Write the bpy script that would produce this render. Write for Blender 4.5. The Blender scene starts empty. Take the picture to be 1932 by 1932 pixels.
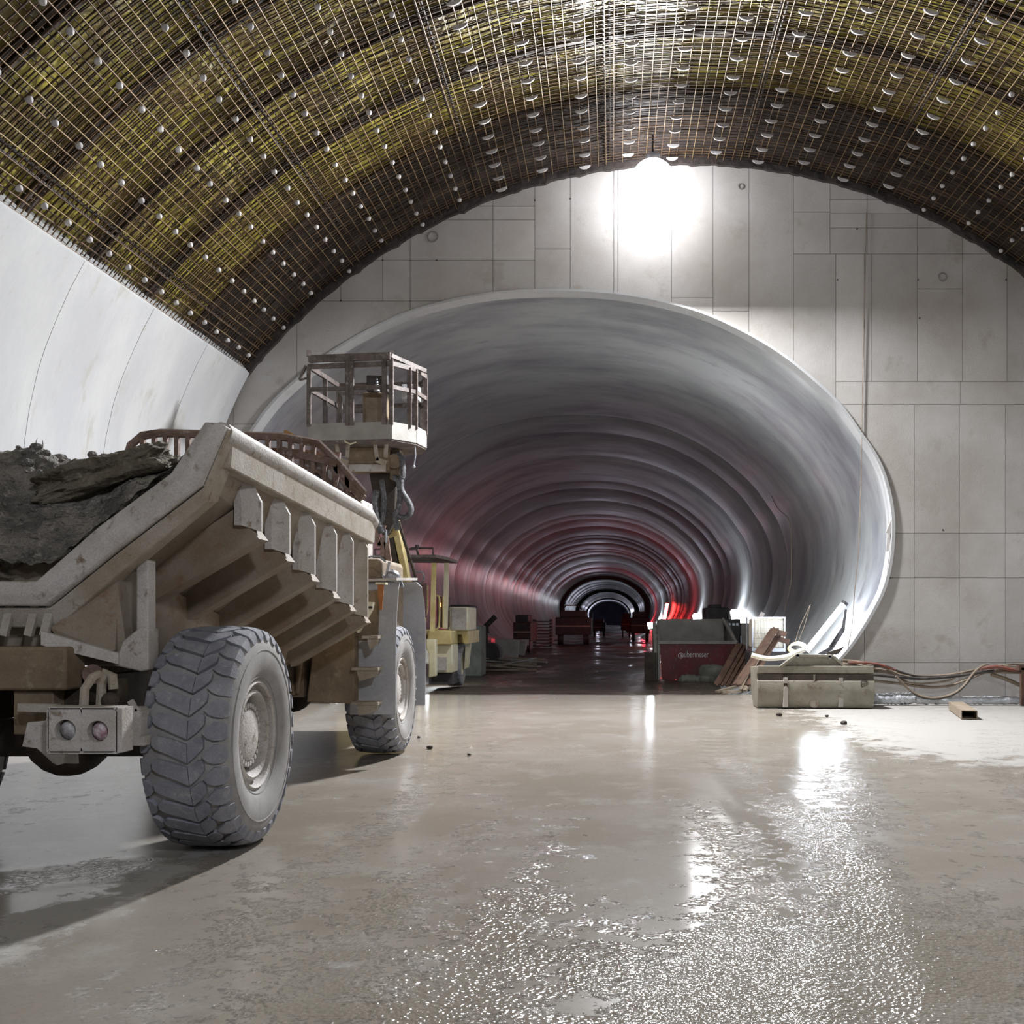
import bpy, math, random
from mathutils import Vector, Matrix, noise
random.seed(7)
C = bpy.context.scene.collection
S = bpy.context.scene
R_ = math.radians
# ------------------------------------------------------------------ camera
FPX = 1950.0
CAMH = 1.6
cam = bpy.data.cameras.new('camera'); co = bpy.data.objects.new('camera', cam); C.objects.link(co)
co.location = (0, 0, CAMH); co.rotation_euler = (R_(90), 0, 0)
cam.sensor_width = 36; cam.sensor_height = 36; cam.lens = 36*FPX/1932
cam.shift_x = -(1155-966)/1932; cam.shift_y = (1170-966)/1932
cam.clip_end = 900
S.camera = co
# ------------------------------------------------------------------ world, exposure
w = bpy.data.worlds.new('world'); S.world = w; w.use_nodes = True
w.node_tree.nodes['Background'].inputs[0].default_value = (.5, .52, .6, 1)
w.node_tree.nodes['Background'].inputs[1].default_value = .02
S.view_settings.view_transform = 'Standard'; S.view_settings.look = 'None'
S.view_settings.gamma = 1; S.view_settings.use_curve_mapping = False
S.view_settings.exposure = 0.0
S.cycles.max_bounces = 6; S.cycles.diffuse_bounces = 4; S.cycles.glossy_bounces = 3
S.cycles.sample_clamp_indirect = 6; S.cycles.sample_clamp_direct = 0
S.cycles.caustics_reflective = False; S.cycles.caustics_refractive = False
S.cycles.use_denoising = True; S.cycles.use_adaptive_sampling = True; S.cycles.adaptive_threshold = .02
MAIN_POWER = 42.0      # emission of the crown lamp's bloom-sized sphere
def lamp(name, kind, loc, power, col, size=.3, rot=(0, 0, 0)):
    l = bpy.data.lights.new(name, kind); o = bpy.data.objects.new(name, l); C.objects.link(o)
    o.location = loc; o.rotation_euler = rot; l.energy = power; l.color = col
    if kind == 'AREA': l.size = size
    else: l.shadow_soft_size = size
    return o
# site floodlights standing behind the photographer
LAMPY = 19.05
# the crown lamp's own flood head, aimed out over the bay
lamp('crown_flood', 'AREA', (.74, LAMPY-.52, 9.0), 3400, (.95, .97, 1), .6, (R_(-42), 0, 0))
lamp('flood_behind_right', 'AREA', (4.5, -5, 7.5), 620, (.86, .9, 1), .9, (R_(55), 0, R_(12)))
lamp('flood_behind_left', 'AREA', (-3.5, -8, 7.0), 160, (.84, .88, 1), .8, (R_(62), 0, R_(-8)))
# added fill light that washes the left lining
lamp('left_lining_fill', 'AREA', (-4.6, 12.5, 7.4), 10, (.97, 1, .97), .5, (0, R_(72), 0))

def W(x, y, d):        # where a sight line through the picture meets the plane at depth d
    return Vector(((x-1155)*d/FPX, d, CAMH+(1170-y)*d/FPX))
def lin(c):
    return tuple((v/255/12.92 if v/255 <= .04045 else ((v/255+.055)/1.055)**2.4) for v in c)
# ------------------------------------------------------------------ materials
MATS = {}
def mat(name, c1, c2=None, c3=None, sc=3.0, rough=.7, rough2=None, metal=0, bump=.3, bsc=25, bdist=.02,
        lo=.4, hi=.62, spec=.5, rnd=0.0, fine=0.0, obj=False, stretch=None, coat=0):
    m = bpy.data.materials.new(name); m.use_nodes = True; nt = m.node_tree; N = nt.nodes; L = nt.links
    b = N['Principled BSDF']; tc = N.new('ShaderNodeTexCoord')
    src = tc.outputs['Object']
    if not obj:
        g = N.new('ShaderNodeNewGeometry'); src = g.outputs['Position']
    mp = N.new('ShaderNodeMapping'); L.new(src, mp.inputs[0])
    if stretch: mp.inputs['Scale'].default_value = stretch
    col = lin(c1)+(1,)
    n1 = N.new('ShaderNodeTexNoise'); n1.inputs['Scale'].default_value = sc; n1.inputs['Detail'].default_value = 6
    n1.inputs['Roughness'].default_value = .62
    L.new(mp.outputs[0], n1.inputs['Vector'])
    r = N.new('ShaderNodeMapRange'); r.inputs[1].default_value = lo; r.inputs[2].default_value = hi
    L.new(n1.outputs['Fac'], r.inputs[0])
    mix = N.new('ShaderNodeMix'); mix.data_type = 'RGBA'
    mix.inputs[6].default_value = col; mix.inputs[7].default_value = lin(c2 or c1)+(1,)
    L.new(r.outputs[0], mix.inputs[0]); out = mix.outputs[2]
    if c3:
        n2 = N.new('ShaderNodeTexNoise'); n2.inputs['Scale'].default_value = sc*3.3; n2.inputs['Detail'].default_value = 8
        n2.inputs['Roughness'].default_value = .7; L.new(mp.outputs[0], n2.inputs['Vector'])
        r2 = N.new('ShaderNodeMapRange'); r2.inputs[1].default_value = .56; r2.inputs[2].default_value = .68
        L.new(n2.outputs['Fac'], r2.inputs[0])
        mx = N.new('ShaderNodeMix'); mx.data_type = 'RGBA'; L.new(r2.outputs[0], mx.inputs[0])
        L.new(out, mx.inputs[6]); mx.inputs[7].default_value = lin(c3)+(1,); out = mx.outputs[2]
    if fine:
        n3 = N.new('ShaderNodeTexNoise'); n3.inputs['Scale'].default_value = bsc*1.7; n3.inputs['Detail'].default_value = 4
        L.new(mp.outputs[0], n3.inputs['Vector'])
        mr = N.new('ShaderNodeMapRange'); mr.inputs[1].default_value = .3; mr.inputs[2].default_value = .7
        mr.inputs[3].default_value = 1-fine; mr.inputs[4].default_value = 1+fine*.6
        L.new(n3.outputs['Fac'], mr.inputs[0])
        mm = N.new('ShaderNodeVectorMath'); mm.operation = 'SCALE'; L.new(out, mm.inputs[0]); L.new(mr.outputs[0], mm.inputs['Scale'])
        out = mm.outputs[0]
    if rnd:
        oi = N.new('ShaderNodeObjectInfo'); mr = N.new('ShaderNodeMapRange')
        mr.inputs[3].default_value = 1-rnd; mr.inputs[4].default_value = 1+rnd*.5
        L.new(oi.outputs['Random'], mr.inputs[0])
        mm = N.new('ShaderNodeVectorMath'); mm.operation = 'SCALE'; L.new(out, mm.inputs[0]); L.new(mr.outputs[0], mm.inputs['Scale'])
        out = mm.outputs[0]
    L.new(out, b.inputs['Base Color'])
    if rough2 is not None:
        rr = N.new('ShaderNodeMapRange'); rr.inputs[3].default_value = rough; rr.inputs[4].default_value = rough2
        L.new(r.outputs[0], rr.inputs[0]); L.new(rr.outputs[0], b.inputs['Roughness'])
    else: b.inputs['Roughness'].default_value = rough
    b.inputs['Metallic'].default_value = metal
    b.inputs['Specular IOR Level'].default_value = spec
    b.inputs['Coat Weight'].default_value = coat
    if bump:
        nb = N.new('ShaderNodeTexNoise'); nb.inputs['Scale'].default_value = bsc; nb.inputs['Detail'].default_value = 5
        L.new(mp.outputs[0], nb.inputs['Vector'])
        bp = N.new('ShaderNodeBump'); bp.inputs['Strength'].default_value = bump; bp.inputs['Distance'].default_value = bdist
        L.new(nb.outputs['Fac'], bp.inputs['Height']); L.new(bp.outputs[0], b.inputs['Normal'])
    MATS[name] = m; return m
def emat(name, col, st):
    m = bpy.data.materials.new(name); m.use_nodes = True; nt = m.node_tree
    b = nt.nodes['Principled BSDF']; b.inputs['Base Color'].default_value = (.8, .8, .8, 1)
    b.inputs['Emission Color'].default_value = col+(1,); b.inputs['Emission Strength'].default_value = st
    return m
M_wallpanel = mat('portal_concrete', (164, 158, 152), (184, 181, 178), (160, 153, 144), sc=.35, rough=.8, bump=.15, bsc=30, rnd=.1, fine=.05)
M_wallback = mat('portal_joint', (138, 134, 130), (116, 112, 108), sc=2, rough=.9)
M_lining = mat('smooth_lining_concrete', (166, 166, 168), (178, 178, 177), (158, 156, 150), sc=.8, rough=.62, bump=.05, bsc=12, stretch=(1, 1, .25), rnd=.04, fine=.03)
M_tunnel = mat('tunnel_lining_concrete', (160, 163, 163), (112, 113, 120), (128, 129, 134), sc=.7, rough=.33, rough2=.42, bump=.08, bsc=3, bdist=.02, lo=.4, hi=.66, stretch=(.45, 1.0, .45), fine=.03, rnd=.03)
M_membrane = mat('yellow_green_membrane', (158, 148, 62), (108, 90, 46), (54, 42, 28), sc=1.3, rough=.3, rough2=.5, bump=.7, bsc=4, bdist=.12, lo=.38, hi=.62)
M_darkmem = mat('black_strip_membrane', (62, 54, 50), (40, 35, 34), sc=3, rough=.5, bump=.6, bsc=6, bdist=.06)
M_rebar = mat('rusty_rebar', (112, 88, 62), (66, 46, 32), (150, 132, 100), sc=1.2, rough=.5, metal=.35, bump=0)
M_rebar2 = mat('dark_rebar', (70, 52, 34), (40, 28, 20), sc=2, rough=.6, metal=.2, bump=0)
M_bright = mat('clean_rebar', (138, 118, 84), (92, 72, 46), sc=1.0, rough=.5, metal=.3, bump=0)
M_girder = mat('girder_steel', (40, 30, 24), (56, 40, 28), sc=3, rough=.7, bump=0)
M_spacer = mat('spacer_concrete', (188, 184, 180), (160, 156, 158), sc=6, rough=.75, bump=.1)
M_dust = mat('dusty_grey_steel', (170, 162, 152), (148, 136, 118), (118, 92, 66), sc=2.2, rough=.78, bump=.5, bsc=60, bdist=.006, fine=.16)
M_dustw = mat('pale_dusty_steel', (186, 180, 176), (168, 160, 152), (120, 104, 86), sc=3.0, rough=.72, bump=.6, bsc=50, bdist=.008, fine=.16)
M_brown = mat('mud_brown_paint', (132, 115, 92), (108, 92, 74), (146, 132, 112), sc=2.5, rough=.75, bump=.4, bsc=50, bdist=.006, fine=.14)
M_under = mat('rusty_dusty_plate', (138, 127, 112), (120, 103, 84), (122, 92, 72), sc=1.8, rough=.75, bump=.3, bsc=50, bdist=.005, fine=.12)
M_dark = mat('grimy_dark_steel', (66, 56, 46), (46, 38, 32), sc=4, rough=.8, bump=.4, bsc=40)
M_tyre = mat('dusty_tyre_rubber', (138, 138, 144), (116, 117, 126), (158, 156, 154), sc=5, rough=.82, bump=.5, bsc=90, bdist=.004, fine=.2)
M_side = mat('pale_dusty_rubber', (152, 149, 147), (136, 133, 131), sc=4, rough=.85, bump=.4, bsc=90, bdist=.004, fine=.12)
M_gravel = mat('wet_muck', (134, 128, 120), (90, 86, 83), (160, 153, 145), sc=3, rough=.7, rough2=.9, bump=1.0, bsc=38, bdist=.03, fine=.3)
M_rock = mat('rough_rock', (116, 108, 94), (92, 84, 70), (136, 128, 114), sc=5, rough=.85, bump=1.0, bsc=22, bdist=.03, fine=.25)
M_yellow = mat('faded_yellow_paint', (206, 190, 136), (188, 168, 112), (214, 208, 186), sc=2.5, rough=.6, bump=.2, bsc=40, fine=.1)
M_cream = mat('pale_cream_paint', (214, 208, 184), (196, 188, 156), sc=2.5, rough=.6, bump=.2, bsc=40, fine=.1)
M_rust = mat('rust', (128, 106, 96), (98, 76, 64), (166, 154, 146), sc=5, rough=.85, bump=.5, bsc=60, bdist=.005, fine=.15)
M_basket = mat('basket_steel', (108, 98, 93), (78, 68, 64), (150, 143, 140), sc=5, rough=.6, bump=.3, bsc=50, bdist=.004, fine=.15)
M_black = mat('black_rubber', (36, 34, 34), (60, 58, 58), sc=6, rough=.6, bump=.2)
M_hose = mat('dusty_hose', (96, 96, 100), (60, 60, 62), (150, 148, 148), sc=8, rough=.6, bump=.3)
M_wood = mat('plywood', (188, 142, 84), (166, 122, 72), sc=4, rough=.8, bump=.2)
M_board = mat('weathered_boards', (150, 136, 118), (128, 114, 96), sc=4, rough=.85, bump=.3)
M_orange = mat('orange_strap', (160, 100, 50), (140, 84, 40), sc=5, rough=.7)
M_lens = mat('clear_lamp_lens', (190, 188, 190), (120, 116, 118), sc=14, rough=.12, bump=.5, bsc=60, coat=.5)
M_lensr = mat('dusty_red_lens', (150, 112, 122), (196, 186, 190), sc=30, rough=.3, bump=.4, bsc=60)
M_bucket = mat('bucket_steel', (146, 142, 128), (128, 122, 108), (110, 98, 82), sc=2, rough=.7, bump=.2, bsc=40, fine=.1)
M_redskip = mat('red_skip_paint', (110, 44, 48), (92, 52, 54), (120, 100, 100), sc=3, rough=.7, bump=.3, bsc=40, fine=.15)
M_greyskip = mat('grey_skip_steel', (150, 146, 140), (134, 130, 124), sc=3, rough=.75, bump=.2)
M_white = mat('white_plastic_tank', (250, 242, 222), (246, 236, 214), sc=3, rough=.4, bump=0, bsc=10)
M_galv = mat('galvanised_steel', (176, 180, 186), (150, 152, 158), sc=8, rough=.4, metal=.7, bump=0)
M_text = mat('white_lettering', (206, 200, 200), (190, 184, 184), sc=9, rough=.6, bump=0)
M_ink = mat('dark_lettering', (60, 54, 50), sc=9, rough=.6, bump=0)
M_foil = mat('crumpled_foil', (206, 208, 212), (180, 184, 190), sc=6, rough=.35, bump=.8, bsc=18, bdist=.04)
M_cabB = mat('black_cable', (46, 42, 42), (74, 68, 64), sc=4, rough=.6, bump=0)
M_cabG = mat('dusty_cable', (146, 132, 116), (112, 98, 84), sc=4, rough=.7, bump=0)
M_cabR = mat('red_cable', (128, 70, 58), (122, 98, 88), sc=4, rough=.6, bump=0)
M_concB = mat('barrier_concrete', (128, 130, 122), (104, 106, 98), sc=2.5, rough=.85, bump=.3)
M_mach = mat('dark_red_machine', (92, 62, 58), (60, 44, 42), sc=3, rough=.7, bump=.2)
M_mach2 = mat('dark_grey_machine', (70, 66, 66), (54, 50, 50), sc=3, rough=.7, bump=.2)
M_rag = mat('brown_steel_profile', (92, 68, 54), (70, 50, 40), sc=5, rough=.8, bump=.3)
E_main = emat('lamp_glow', (.93, .95, 1.0), MAIN_POWER)
E_tube = emat('tube_glow', (.85, .92, 1.0), 120)
E_tube2 = emat('far_tube_glow', (.85, .92, 1.0), 60)
E_red = emat('red_tube_core', (1.0, .035, .03), 60)
E_redfar = emat('red_work_lamp', (1.0, .03, .03), 160)
E_small = emat('indicator_glow', (1.0, .45, .1), 6)

# mud floor material: the mesh carries a relief mask 'grit' (0 smooth wet film .. 1 churned mud)
def mud(name, c_wet, c_mud, c_dry, r0, r1, strength, gscale=1.0, spec=.45):
    m = bpy.data.materials.new(name); m.use_nodes = True; nt = m.node_tree; N = nt.nodes; L = nt.links
    b = N['Principled BSDF']; g = N.new('ShaderNodeNewGeometry')
    at = N.new('ShaderNodeAttribute'); at.attribute_name = 'grit'
    def noi(scale, det=5, rg=.6, vec=None):
        n = N.new('ShaderNodeTexNoise'); n.inputs['Scale'].default_value = scale; n.inputs['Detail'].default_value = det
        n.inputs['Roughness'].default_value = rg; L.new(vec or g.outputs['Position'], n.inputs['Vector']); return n.outputs['Fac']
    def mr(src, a, b_, c=0, d=1):
        r = N.new('ShaderNodeMapRange'); r.inputs[1].default_value = a; r.inputs[2].default_value = b_
        r.inputs[3].default_value = c; r.inputs[4].default_value = d; L.new(src, r.inputs[0]); return r.outputs[0]
    def mth(op, a, b_):
        n = N.new('ShaderNodeMath'); n.operation = op
        for i, v in enumerate((a, b_)):
            if isinstance(v, float): n.inputs[i].default_value = v
            else: L.new(v, n.inputs[i])
        return n.outputs[0]
    def mixc(f, a, b_):
        n = N.new('ShaderNodeMix'); n.data_type = 'RGBA'; L.new(f, n.inputs[0])
        for k, v in ((6, a), (7, b_)):
            if isinstance(v, tuple): n.inputs[k].default_value = lin(v)+(1,)
            else: L.new(v, n.inputs[k])
        return n.outputs[2]
    patch = mr(noi(.55, 6), .42, .6)
    c = mixc(patch, c_wet, c_mud)
    c = mixc(mth('MULTIPLY', mr(noi(1.7, 8, .7), .52, .66), .7), c, c_dry)
    c = mixc(mth('MULTIPLY', mr(noi(45, 3), .5, .75), .35), c, (118, 108, 96))
    ad = N.new('ShaderNodeAttribute'); ad.attribute_name = 'dry'
    dry = mr(mth('ADD', ad.outputs['Fac'], mr(noi(2.2, 8, .75), .3, .7, -.4, .4)), .4, .7)
    c = mixc(dry, c, (160, 156, 151))
    L.new(c, b.inputs['Base Color'])
    edge = mr(noi(4.5, 9, .78), .36, .64, -.42, .42)
    grit = mth('ADD', at.outputs['Fac'], edge); grit = mr(grit, .42, .58)
    n = N.new('ShaderNodeMapRange'); n.inputs[3].default_value = r0; n.inputs[4].default_value = r1
    L.new(grit, n.inputs[0]); L.new(mth('MAXIMUM', n.outputs[0], mth('MULTIPLY', dry, .7)), b.inputs['Roughness'])
    L.new(mr(grit, 0, 1, .3, spec*1.35), b.inputs['Specular IOR Level'])
    v = N.new('ShaderNodeTexVoronoi'); v.feature = 'SMOOTH_F1'; v.inputs['Scale'].default_value = 42*gscale
    v.inputs['Smoothness'].default_value = .35
    L.new(g.outputs['Position'], v.inputs['Vector'])
    h = mth('ADD', mth('MULTIPLY', v.outputs['Distance'], -.55), mth('MULTIPLY', noi(22*gscale, 2, .5), .9))
    h = mth('MULTIPLY', h, mr(grit, 0, 1, .004, 1.0))
    h = mth('ADD', h, mth('MULTIPLY', noi(2.4*gscale, 2), .03))
    bp = N.new('ShaderNodeBump'); bp.inputs['Strength'].default_value = strength; bp.inputs['Distance'].default_value = .0105
    L.new(h, bp.inputs['Height']); L.new(bp.outputs[0], b.inputs['Normal'])
    return m
M_mud = mud('wet_grey_mud', (136, 128, 117), (145, 138, 129), (158, 153, 146), .17, .10, 1.0)
M_mudfar = mud('dark_wet_mud', (74, 64, 54), (64, 56, 48), (88, 78, 66), .22, .5, 1.0, .6, .4)

# ------------------------------------------------------------------ mesh builder
class MB:
    def __init__(s): s.v = []; s.f = []
    def add(s, vs, fs):
        o = len(s.v); s.v += [tuple(v) for v in vs]; s.f += [tuple(i+o for i in f) for f in fs]; return s
    def box(s, c, d, rot=None):
        hx, hy, hz = d[0]/2, d[1]/2, d[2]/2
        vs = [Vector((x, y, z)) for x in (-hx, hx) for y in (-hy, hy) for z in (-hz, hz)]
        if rot: 
            from mathutils import Euler
            m = Euler(rot).to_matrix(); vs = [m @ v for v in vs]
        vs = [v+Vector(c) for v in vs]
        return s.add(vs, [(0, 1, 3, 2), (4, 6, 7, 5), (0, 4, 5, 1), (2, 3, 7, 6), (0, 2, 6, 4), (1, 5, 7, 3)])
    def bb(s, x0, x1, y0, y1, z0, z1):
        return s.box(((x0+x1)/2, (y0+y1)/2, (z0+z1)/2), (abs(x1-x0), abs(y1-y0), abs(z1-z0)))
    def beam(s, p0, p1, w_, h_, up=(0, 0, 1)):
        p0, p1 = Vector(p0), Vector(p1); d = (p1-p0).normalized(); u = Vector(up)
        if abs(d.dot(u)) > .98: u = Vector((0, 1, 0))
        a = d.cross(u).normalized(); b = a.cross(d).normalized()
        vs = []
        for p in (p0, p1):
            for i, j in ((-1, -1), (1, -1), (1, 1), (-1, 1)): vs.append(p+a*i*w_/2+b*j*h_/2)
        return s.add(vs, [(0, 1, 2, 3), (7, 6, 5, 4), (0, 4, 5, 1), (1, 5, 6, 2), (2, 6, 7, 3), (3, 7, 4, 0)])
    def tube(s, pts, r, n=8, closed=False, caps=True, rr=None):
        pts = [Vector(p) for p in pts]; N = len(pts); vs = []; prev = None
        for i, p in enumerate(pts):
            if closed: t = pts[(i+1) % N]-pts[i-1]
            else: t = pts[min(i+1, N-1)]-pts[max(i-1, 0)]
            t.normalize()
            if prev is None:
                a = t.orthogonal().normalized()
            else:
                a = (prev-t*prev.dot(t)).normalized()
            prev = a; b = t.cross(a)
            q = rr[i] if rr else r
            for k in range(n):
                th = 2*math.pi*k/n; vs.append(p+a*q*math.cos(th)+b*q*math.sin(th))
        fs = []
        for i in range(N if closed else N-1):
            for k in range(n):
                j = (i+1) % N
                fs.append((i*n+k, i*n+(k+1) % n, j*n+(k+1) % n, j*n+k))
        if caps and not closed:
            fs.append(tuple(range(n-1, -1, -1))); fs.append(tuple((N-1)*n+k for k in range(n)))
        return s.add(vs, fs)
    def cyl(s, p0, p1, r, n=16): return s.tube([p0, p1], r, n)
    def lathe(s, prof, n=48, c=(0, 0, 0)):       # prof (radius, x) about the X axis
        c = Vector(c); vs = []; fs = []; m = len(prof)
        for i in range(n):
            th = 2*math.pi*i/n
            for r, x in prof: vs.append(c+Vector((x, r*math.cos(th), r*math.sin(th))))
        for i in range(n):
            for j in range(m-1):
                a = i*m+j; b = ((i+1) % n)*m+j; fs.append((a, a+1, b+1, b))
        return s.add(vs, fs)
    def prism(s, poly, ext):                    # poly list of 3d points, extruded along ext
        e = Vector(ext); a = [Vector(p) for p in poly]; n = len(a)
        vs = a+[p+e for p in a]
        fs = [tuple(range(n)), tuple(range(2*n-1, n-1, -1))]+[(i, i+n, (i+1) % n+n, (i+1) % n) for i in range(n)]
        return s.add(vs, fs)
    def grid(s, nx, ny, fn):
        vs = [fn(i/nx, j/ny) for j in range(ny+1) for i in range(nx+1)]
        fs = [(j*(nx+1)+i, j*(nx+1)+i+1, (j+1)*(nx+1)+i+1, (j+1)*(nx+1)+i) for j in range(ny) for i in range(nx)]
        return s.add(vs, fs)
    def sphere(s, c, r, n=12, m=8, sq=(1, 1, 1)):
        c = Vector(c); vs = []; fs = []
        for j in range(m+1):
            ph = math.pi*j/m
            for i in range(n):
                th = 2*math.pi*i/n
                vs.append(c+Vector((r*sq[0]*math.sin(ph)*math.cos(th), r*sq[1]*math.sin(ph)*math.sin(th), r*sq[2]*math.cos(ph))))
        for j in range(m):
            for i in range(n):
                fs.append((j*n+i, (j+1)*n+i, (j+1)*n+(i+1) % n, j*n+(i+1) % n))
        return s.add(vs, fs)
    def mesh(s, name, material, ang=35, fixn=True):
        me = bpy.data.meshes.new(name); me.from_pydata(s.v, [], s.f); me.materials.append(material)
        if fixn:
            import bmesh
            bm = bmesh.new(); bm.from_mesh(me); bmesh.ops.remove_doubles(bm, verts=bm.verts, dist=1e-5)
            bmesh.ops.recalc_face_normals(bm, faces=bm.faces); bm.to_mesh(me); bm.free()
        me.polygons.foreach_set('use_smooth', [True]*len(me.polygons)); me.set_sharp_from_angle(angle=R_(ang)); me.update()
        return me
    def build(s, name, material, parent=None, bevel=0, ang=35, fixn=True):
        o = bpy.data.objects.new(name, s.mesh(name, material, ang, fixn)); C.objects.link(o); attach(o, parent)
        if bevel:
            b = o.modifiers.new('bevel', 'BEVEL'); b.width = bevel; b.segments = 2; b.limit_method = 'ANGLE'; b.angle_limit = R_(40)
        return o
def attach(o, parent):
    if parent is not None:
        o.parent = parent
        if parent.type == 'EMPTY':
            o.matrix_parent_inverse = Matrix.Translation(-parent.location)
def place(me, name, parent, mw):
    o = bpy.data.objects.new(name, me); C.objects.link(o); attach(o, parent); o.matrix_basis = mw; return o
def tag(o, label, cat, group=None):
    o['label'] = label; o['category'] = cat
    if group: o['group'] = group
    return o
def thing(name, label, cat, loc, group=None):
    o = bpy.data.objects.new(name, None); C.objects.link(o); o.location = loc; return tag(o, label, cat, group)
def struct(o): o['kind'] = 'structure'; return o
def spline(pts, n):
    out = []; P = [Vector(p) for p in pts]; P = [P[0]*2-P[1]]+P+[P[-1]*2-P[-2]]
    for i in range(1, len(P)-2):
        for k in range(n):
            t = k/n; a, b, c, d = P[i-1:i+3]
            out.append(.5*((2*b)+(c-a)*t+(2*a-5*b+4*c-d)*t*t+(3*b-a-3*c+d)*t**3))
    out.append(P[-2]); return out
def nz(x, y=0, z=0): return noise.noise(Vector((x, y, z)))
def fbm(x, y, z=0, o=4):
    s_ = 0; a = 1
    for i in range(o): s_ += a*noise.noise(Vector((x, y, z))); x *= 2.03; y *= 2.03; z *= 2.03; a *= .5
    return s_

# ================================================================== SETTING
DW = 20.0                               # depth of the portal wall
VX, VZ, VR = 1.465, -.507, 10.95        # vault circle (inner face of the reinforcement)
YB = -14.0
def vp(th, r, y): return Vector((VX+r*math.sin(th), y, VZ+r*math.cos(th)))
def arch_z(x, r=VR):
    d = r*r-(x-VX)**2
    return VZ+math.sqrt(d) if d > 0 else -9
# --- side lining profile (inner face), left
LP = [(-6.97, 6.34), (-7.16, 5.98), (-7.34, 5.58), (-7.48, 5.23), (-7.59, 4.89), (-7.70, 4.4), (-7.76, 4.0), (-7.82, 3.2), (-7.80, 2.4), (-7.70, 1.6), (-7.55, .8), (-7.35, -.3)]
LO = [(-7.30, 6.75), (-7.65, 6.3), (-8.0, 5.5), (-8.3, 4.4), (-8.4, 3.2), (-8.35, 1.6), (-8.0, -.3)]
def lining_seg(y0, y1, mirror):
    m = MB()
    pr = [Vector((x, 0, z)) for x, z in LP]+[Vector((x, 0, z)) for x, z in reversed(LO)]
    if mirror: pr = [Vector((2*VX-p.x, 0, p.z)) for p in pr]
    n = len(pr)
    vs = [p+Vector((0, y0, 0)) for p in pr]+[p+Vector((0, y1, 0)) for p in pr]
    fs = [(i, (i+1) % n, (i+1) % n+n, i+n) for i in range(n)]
    m.add(vs, fs)
    # caps as strips so that the concave profile stays valid
    k = len(LP)
    for off, yy in ((0, 0), (n, 1)):
        a = list(range(k)); b = list(range(n-1, k-1, -1))
        i = j = 0; tri = []
        while i < len(a)-1 or j < len(b)-1:
            if j >= len(b)-1 or (i < len(a)-1 and i/(len(a)-1) <= j/(len(b)-1)):
                tri.append((a[i]+off, a[i+1]+off, b[j]+off)); i += 1
            else:
                tri.append((a[i]+off, b[j+1]+off, b[j]+off)); j += 1
        m.f += tri
    return m
for side in (0, 1):
    nm = 'wall_right' if side else 'wall_left'
    m = MB(); off = .02
    pts = [((2*VX-x) if side else x, z) for x, z in LP]
    sg = 1 if side else -1
    m.grid(len(pts)-1, 1, lambda u, v: Vector((pts[round(u*(len(pts)-1))][0]+sg*.03, YB+v*(19.75-YB), pts[round(u*(len(pts)-1))][1]-.02)))
    base = struct(m.build(nm, M_wallback, fixn=False))
    y = 19.86; k = 0
    while y > YB:
        L_ = 2.07
        o = lining_seg(y-L_+.012, y, side).build('lining_panel', M_lining, base)
        y -= L_; k += 1
# anchor recess low on the left lining
c = Vector((-7.757, 14.0, 3.98)); m = MB().tube([c+Vector((.0, .085*math.cos(t*.3142), .11*math.sin(t*.3142))) for t in range(20)], .008, 5, closed=True)
m.build('anchor_ring', M_wallback, bpy.data.objects['wall_left'])
# --- vault: membrane, reinforcement
T0, T1 = R_(-51.6), R_(51.6)
def mem(u, v):
    th = T0+u*(T1-T0); y = YB+v*(18.1-YB)
    return vp(th, VR+.36+.10*fbm(th*9, y*.8)+.05*abs(nz(th*30, y*3)), y)
ceiling = struct(MB().grid(150, 150, mem).build('ceiling', M_membrane, fixn=False, ang=180))
def dk(u, v):
    th = T0+u*(T1-T0); y = 18.05+v*1.97
    return vp(th, VR+.30-.14*v+.03*fbm(th*14, y*2), y)
MB().grid(140, 10, dk).build('end_strip_membrane', M_darkmem, ceiling, fixn=False, ang=180)
# end shutter: ragged dark trim where the cage meets the portal wall
m = MB(); nseg = 260; vs = []; fs = []
for i in range(nseg+1):
    th = T0+(T1-T0)*i/nseg; j = .05*max(0, nz(th*60))+.03*math.sin(th*90)*.3
    for r, y in ((VR-.05-j, DW-.10), (VR+.45, DW-.10), (VR+.45, DW-.01), (VR-.05-j, DW-.01)): vs.append(vp(th, r, y))
for i in range(nseg):
    for k in range(4): a = i*4+k; b = i*4+(k+1) % 4; fs.append((a, b, b+4, a+4))
m.add(vs, fs).build('end_seal', M_darkmem, ceiling, fixn=False)
def arc_mesh(name, r, rad, n, material, nn=4, t0=T0, t1=T1, wob=0):
    m = MB(); m.tube([vp(t0+(t1-t0)*i/n, r+(wob*nz(i*.35, r*9) if wob else 0), 0) for i in range(n+1)], rad, nn, caps=False)
    return m.mesh(name, material, 180)
ringA = [arc_mesh('ring_bar', VR+.045, .0085, 90, M_rebar, wob=.02), arc_mesh('ring_bar', VR+.05, .0085, 90, M_rebar2, wob=.03)]
ringB = arc_mesh('outer_ring_bar', VR+.215, .0095, 80, M_rebar2, wob=.05)
gird = arc_mesh('lattice_girder', VR+.25, .045, 80, M_girder)
y = 6.0; k = 0
while y < 19.9:
    place(random.choice(ringA), 'ring_bar', ceiling, Matrix.Translation((0, y+random.uniform(-.012, .012), 0))@Matrix.Rotation(R_(random.uniform(-.06, .06)), 4, 'Z'))
    place(ringB, 'outer_ring_bar', ceiling, Matrix.Translation((0, y+.055+random.uniform(-.025, .025), random.uniform(-.02, .02))))
    y += .115
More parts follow.
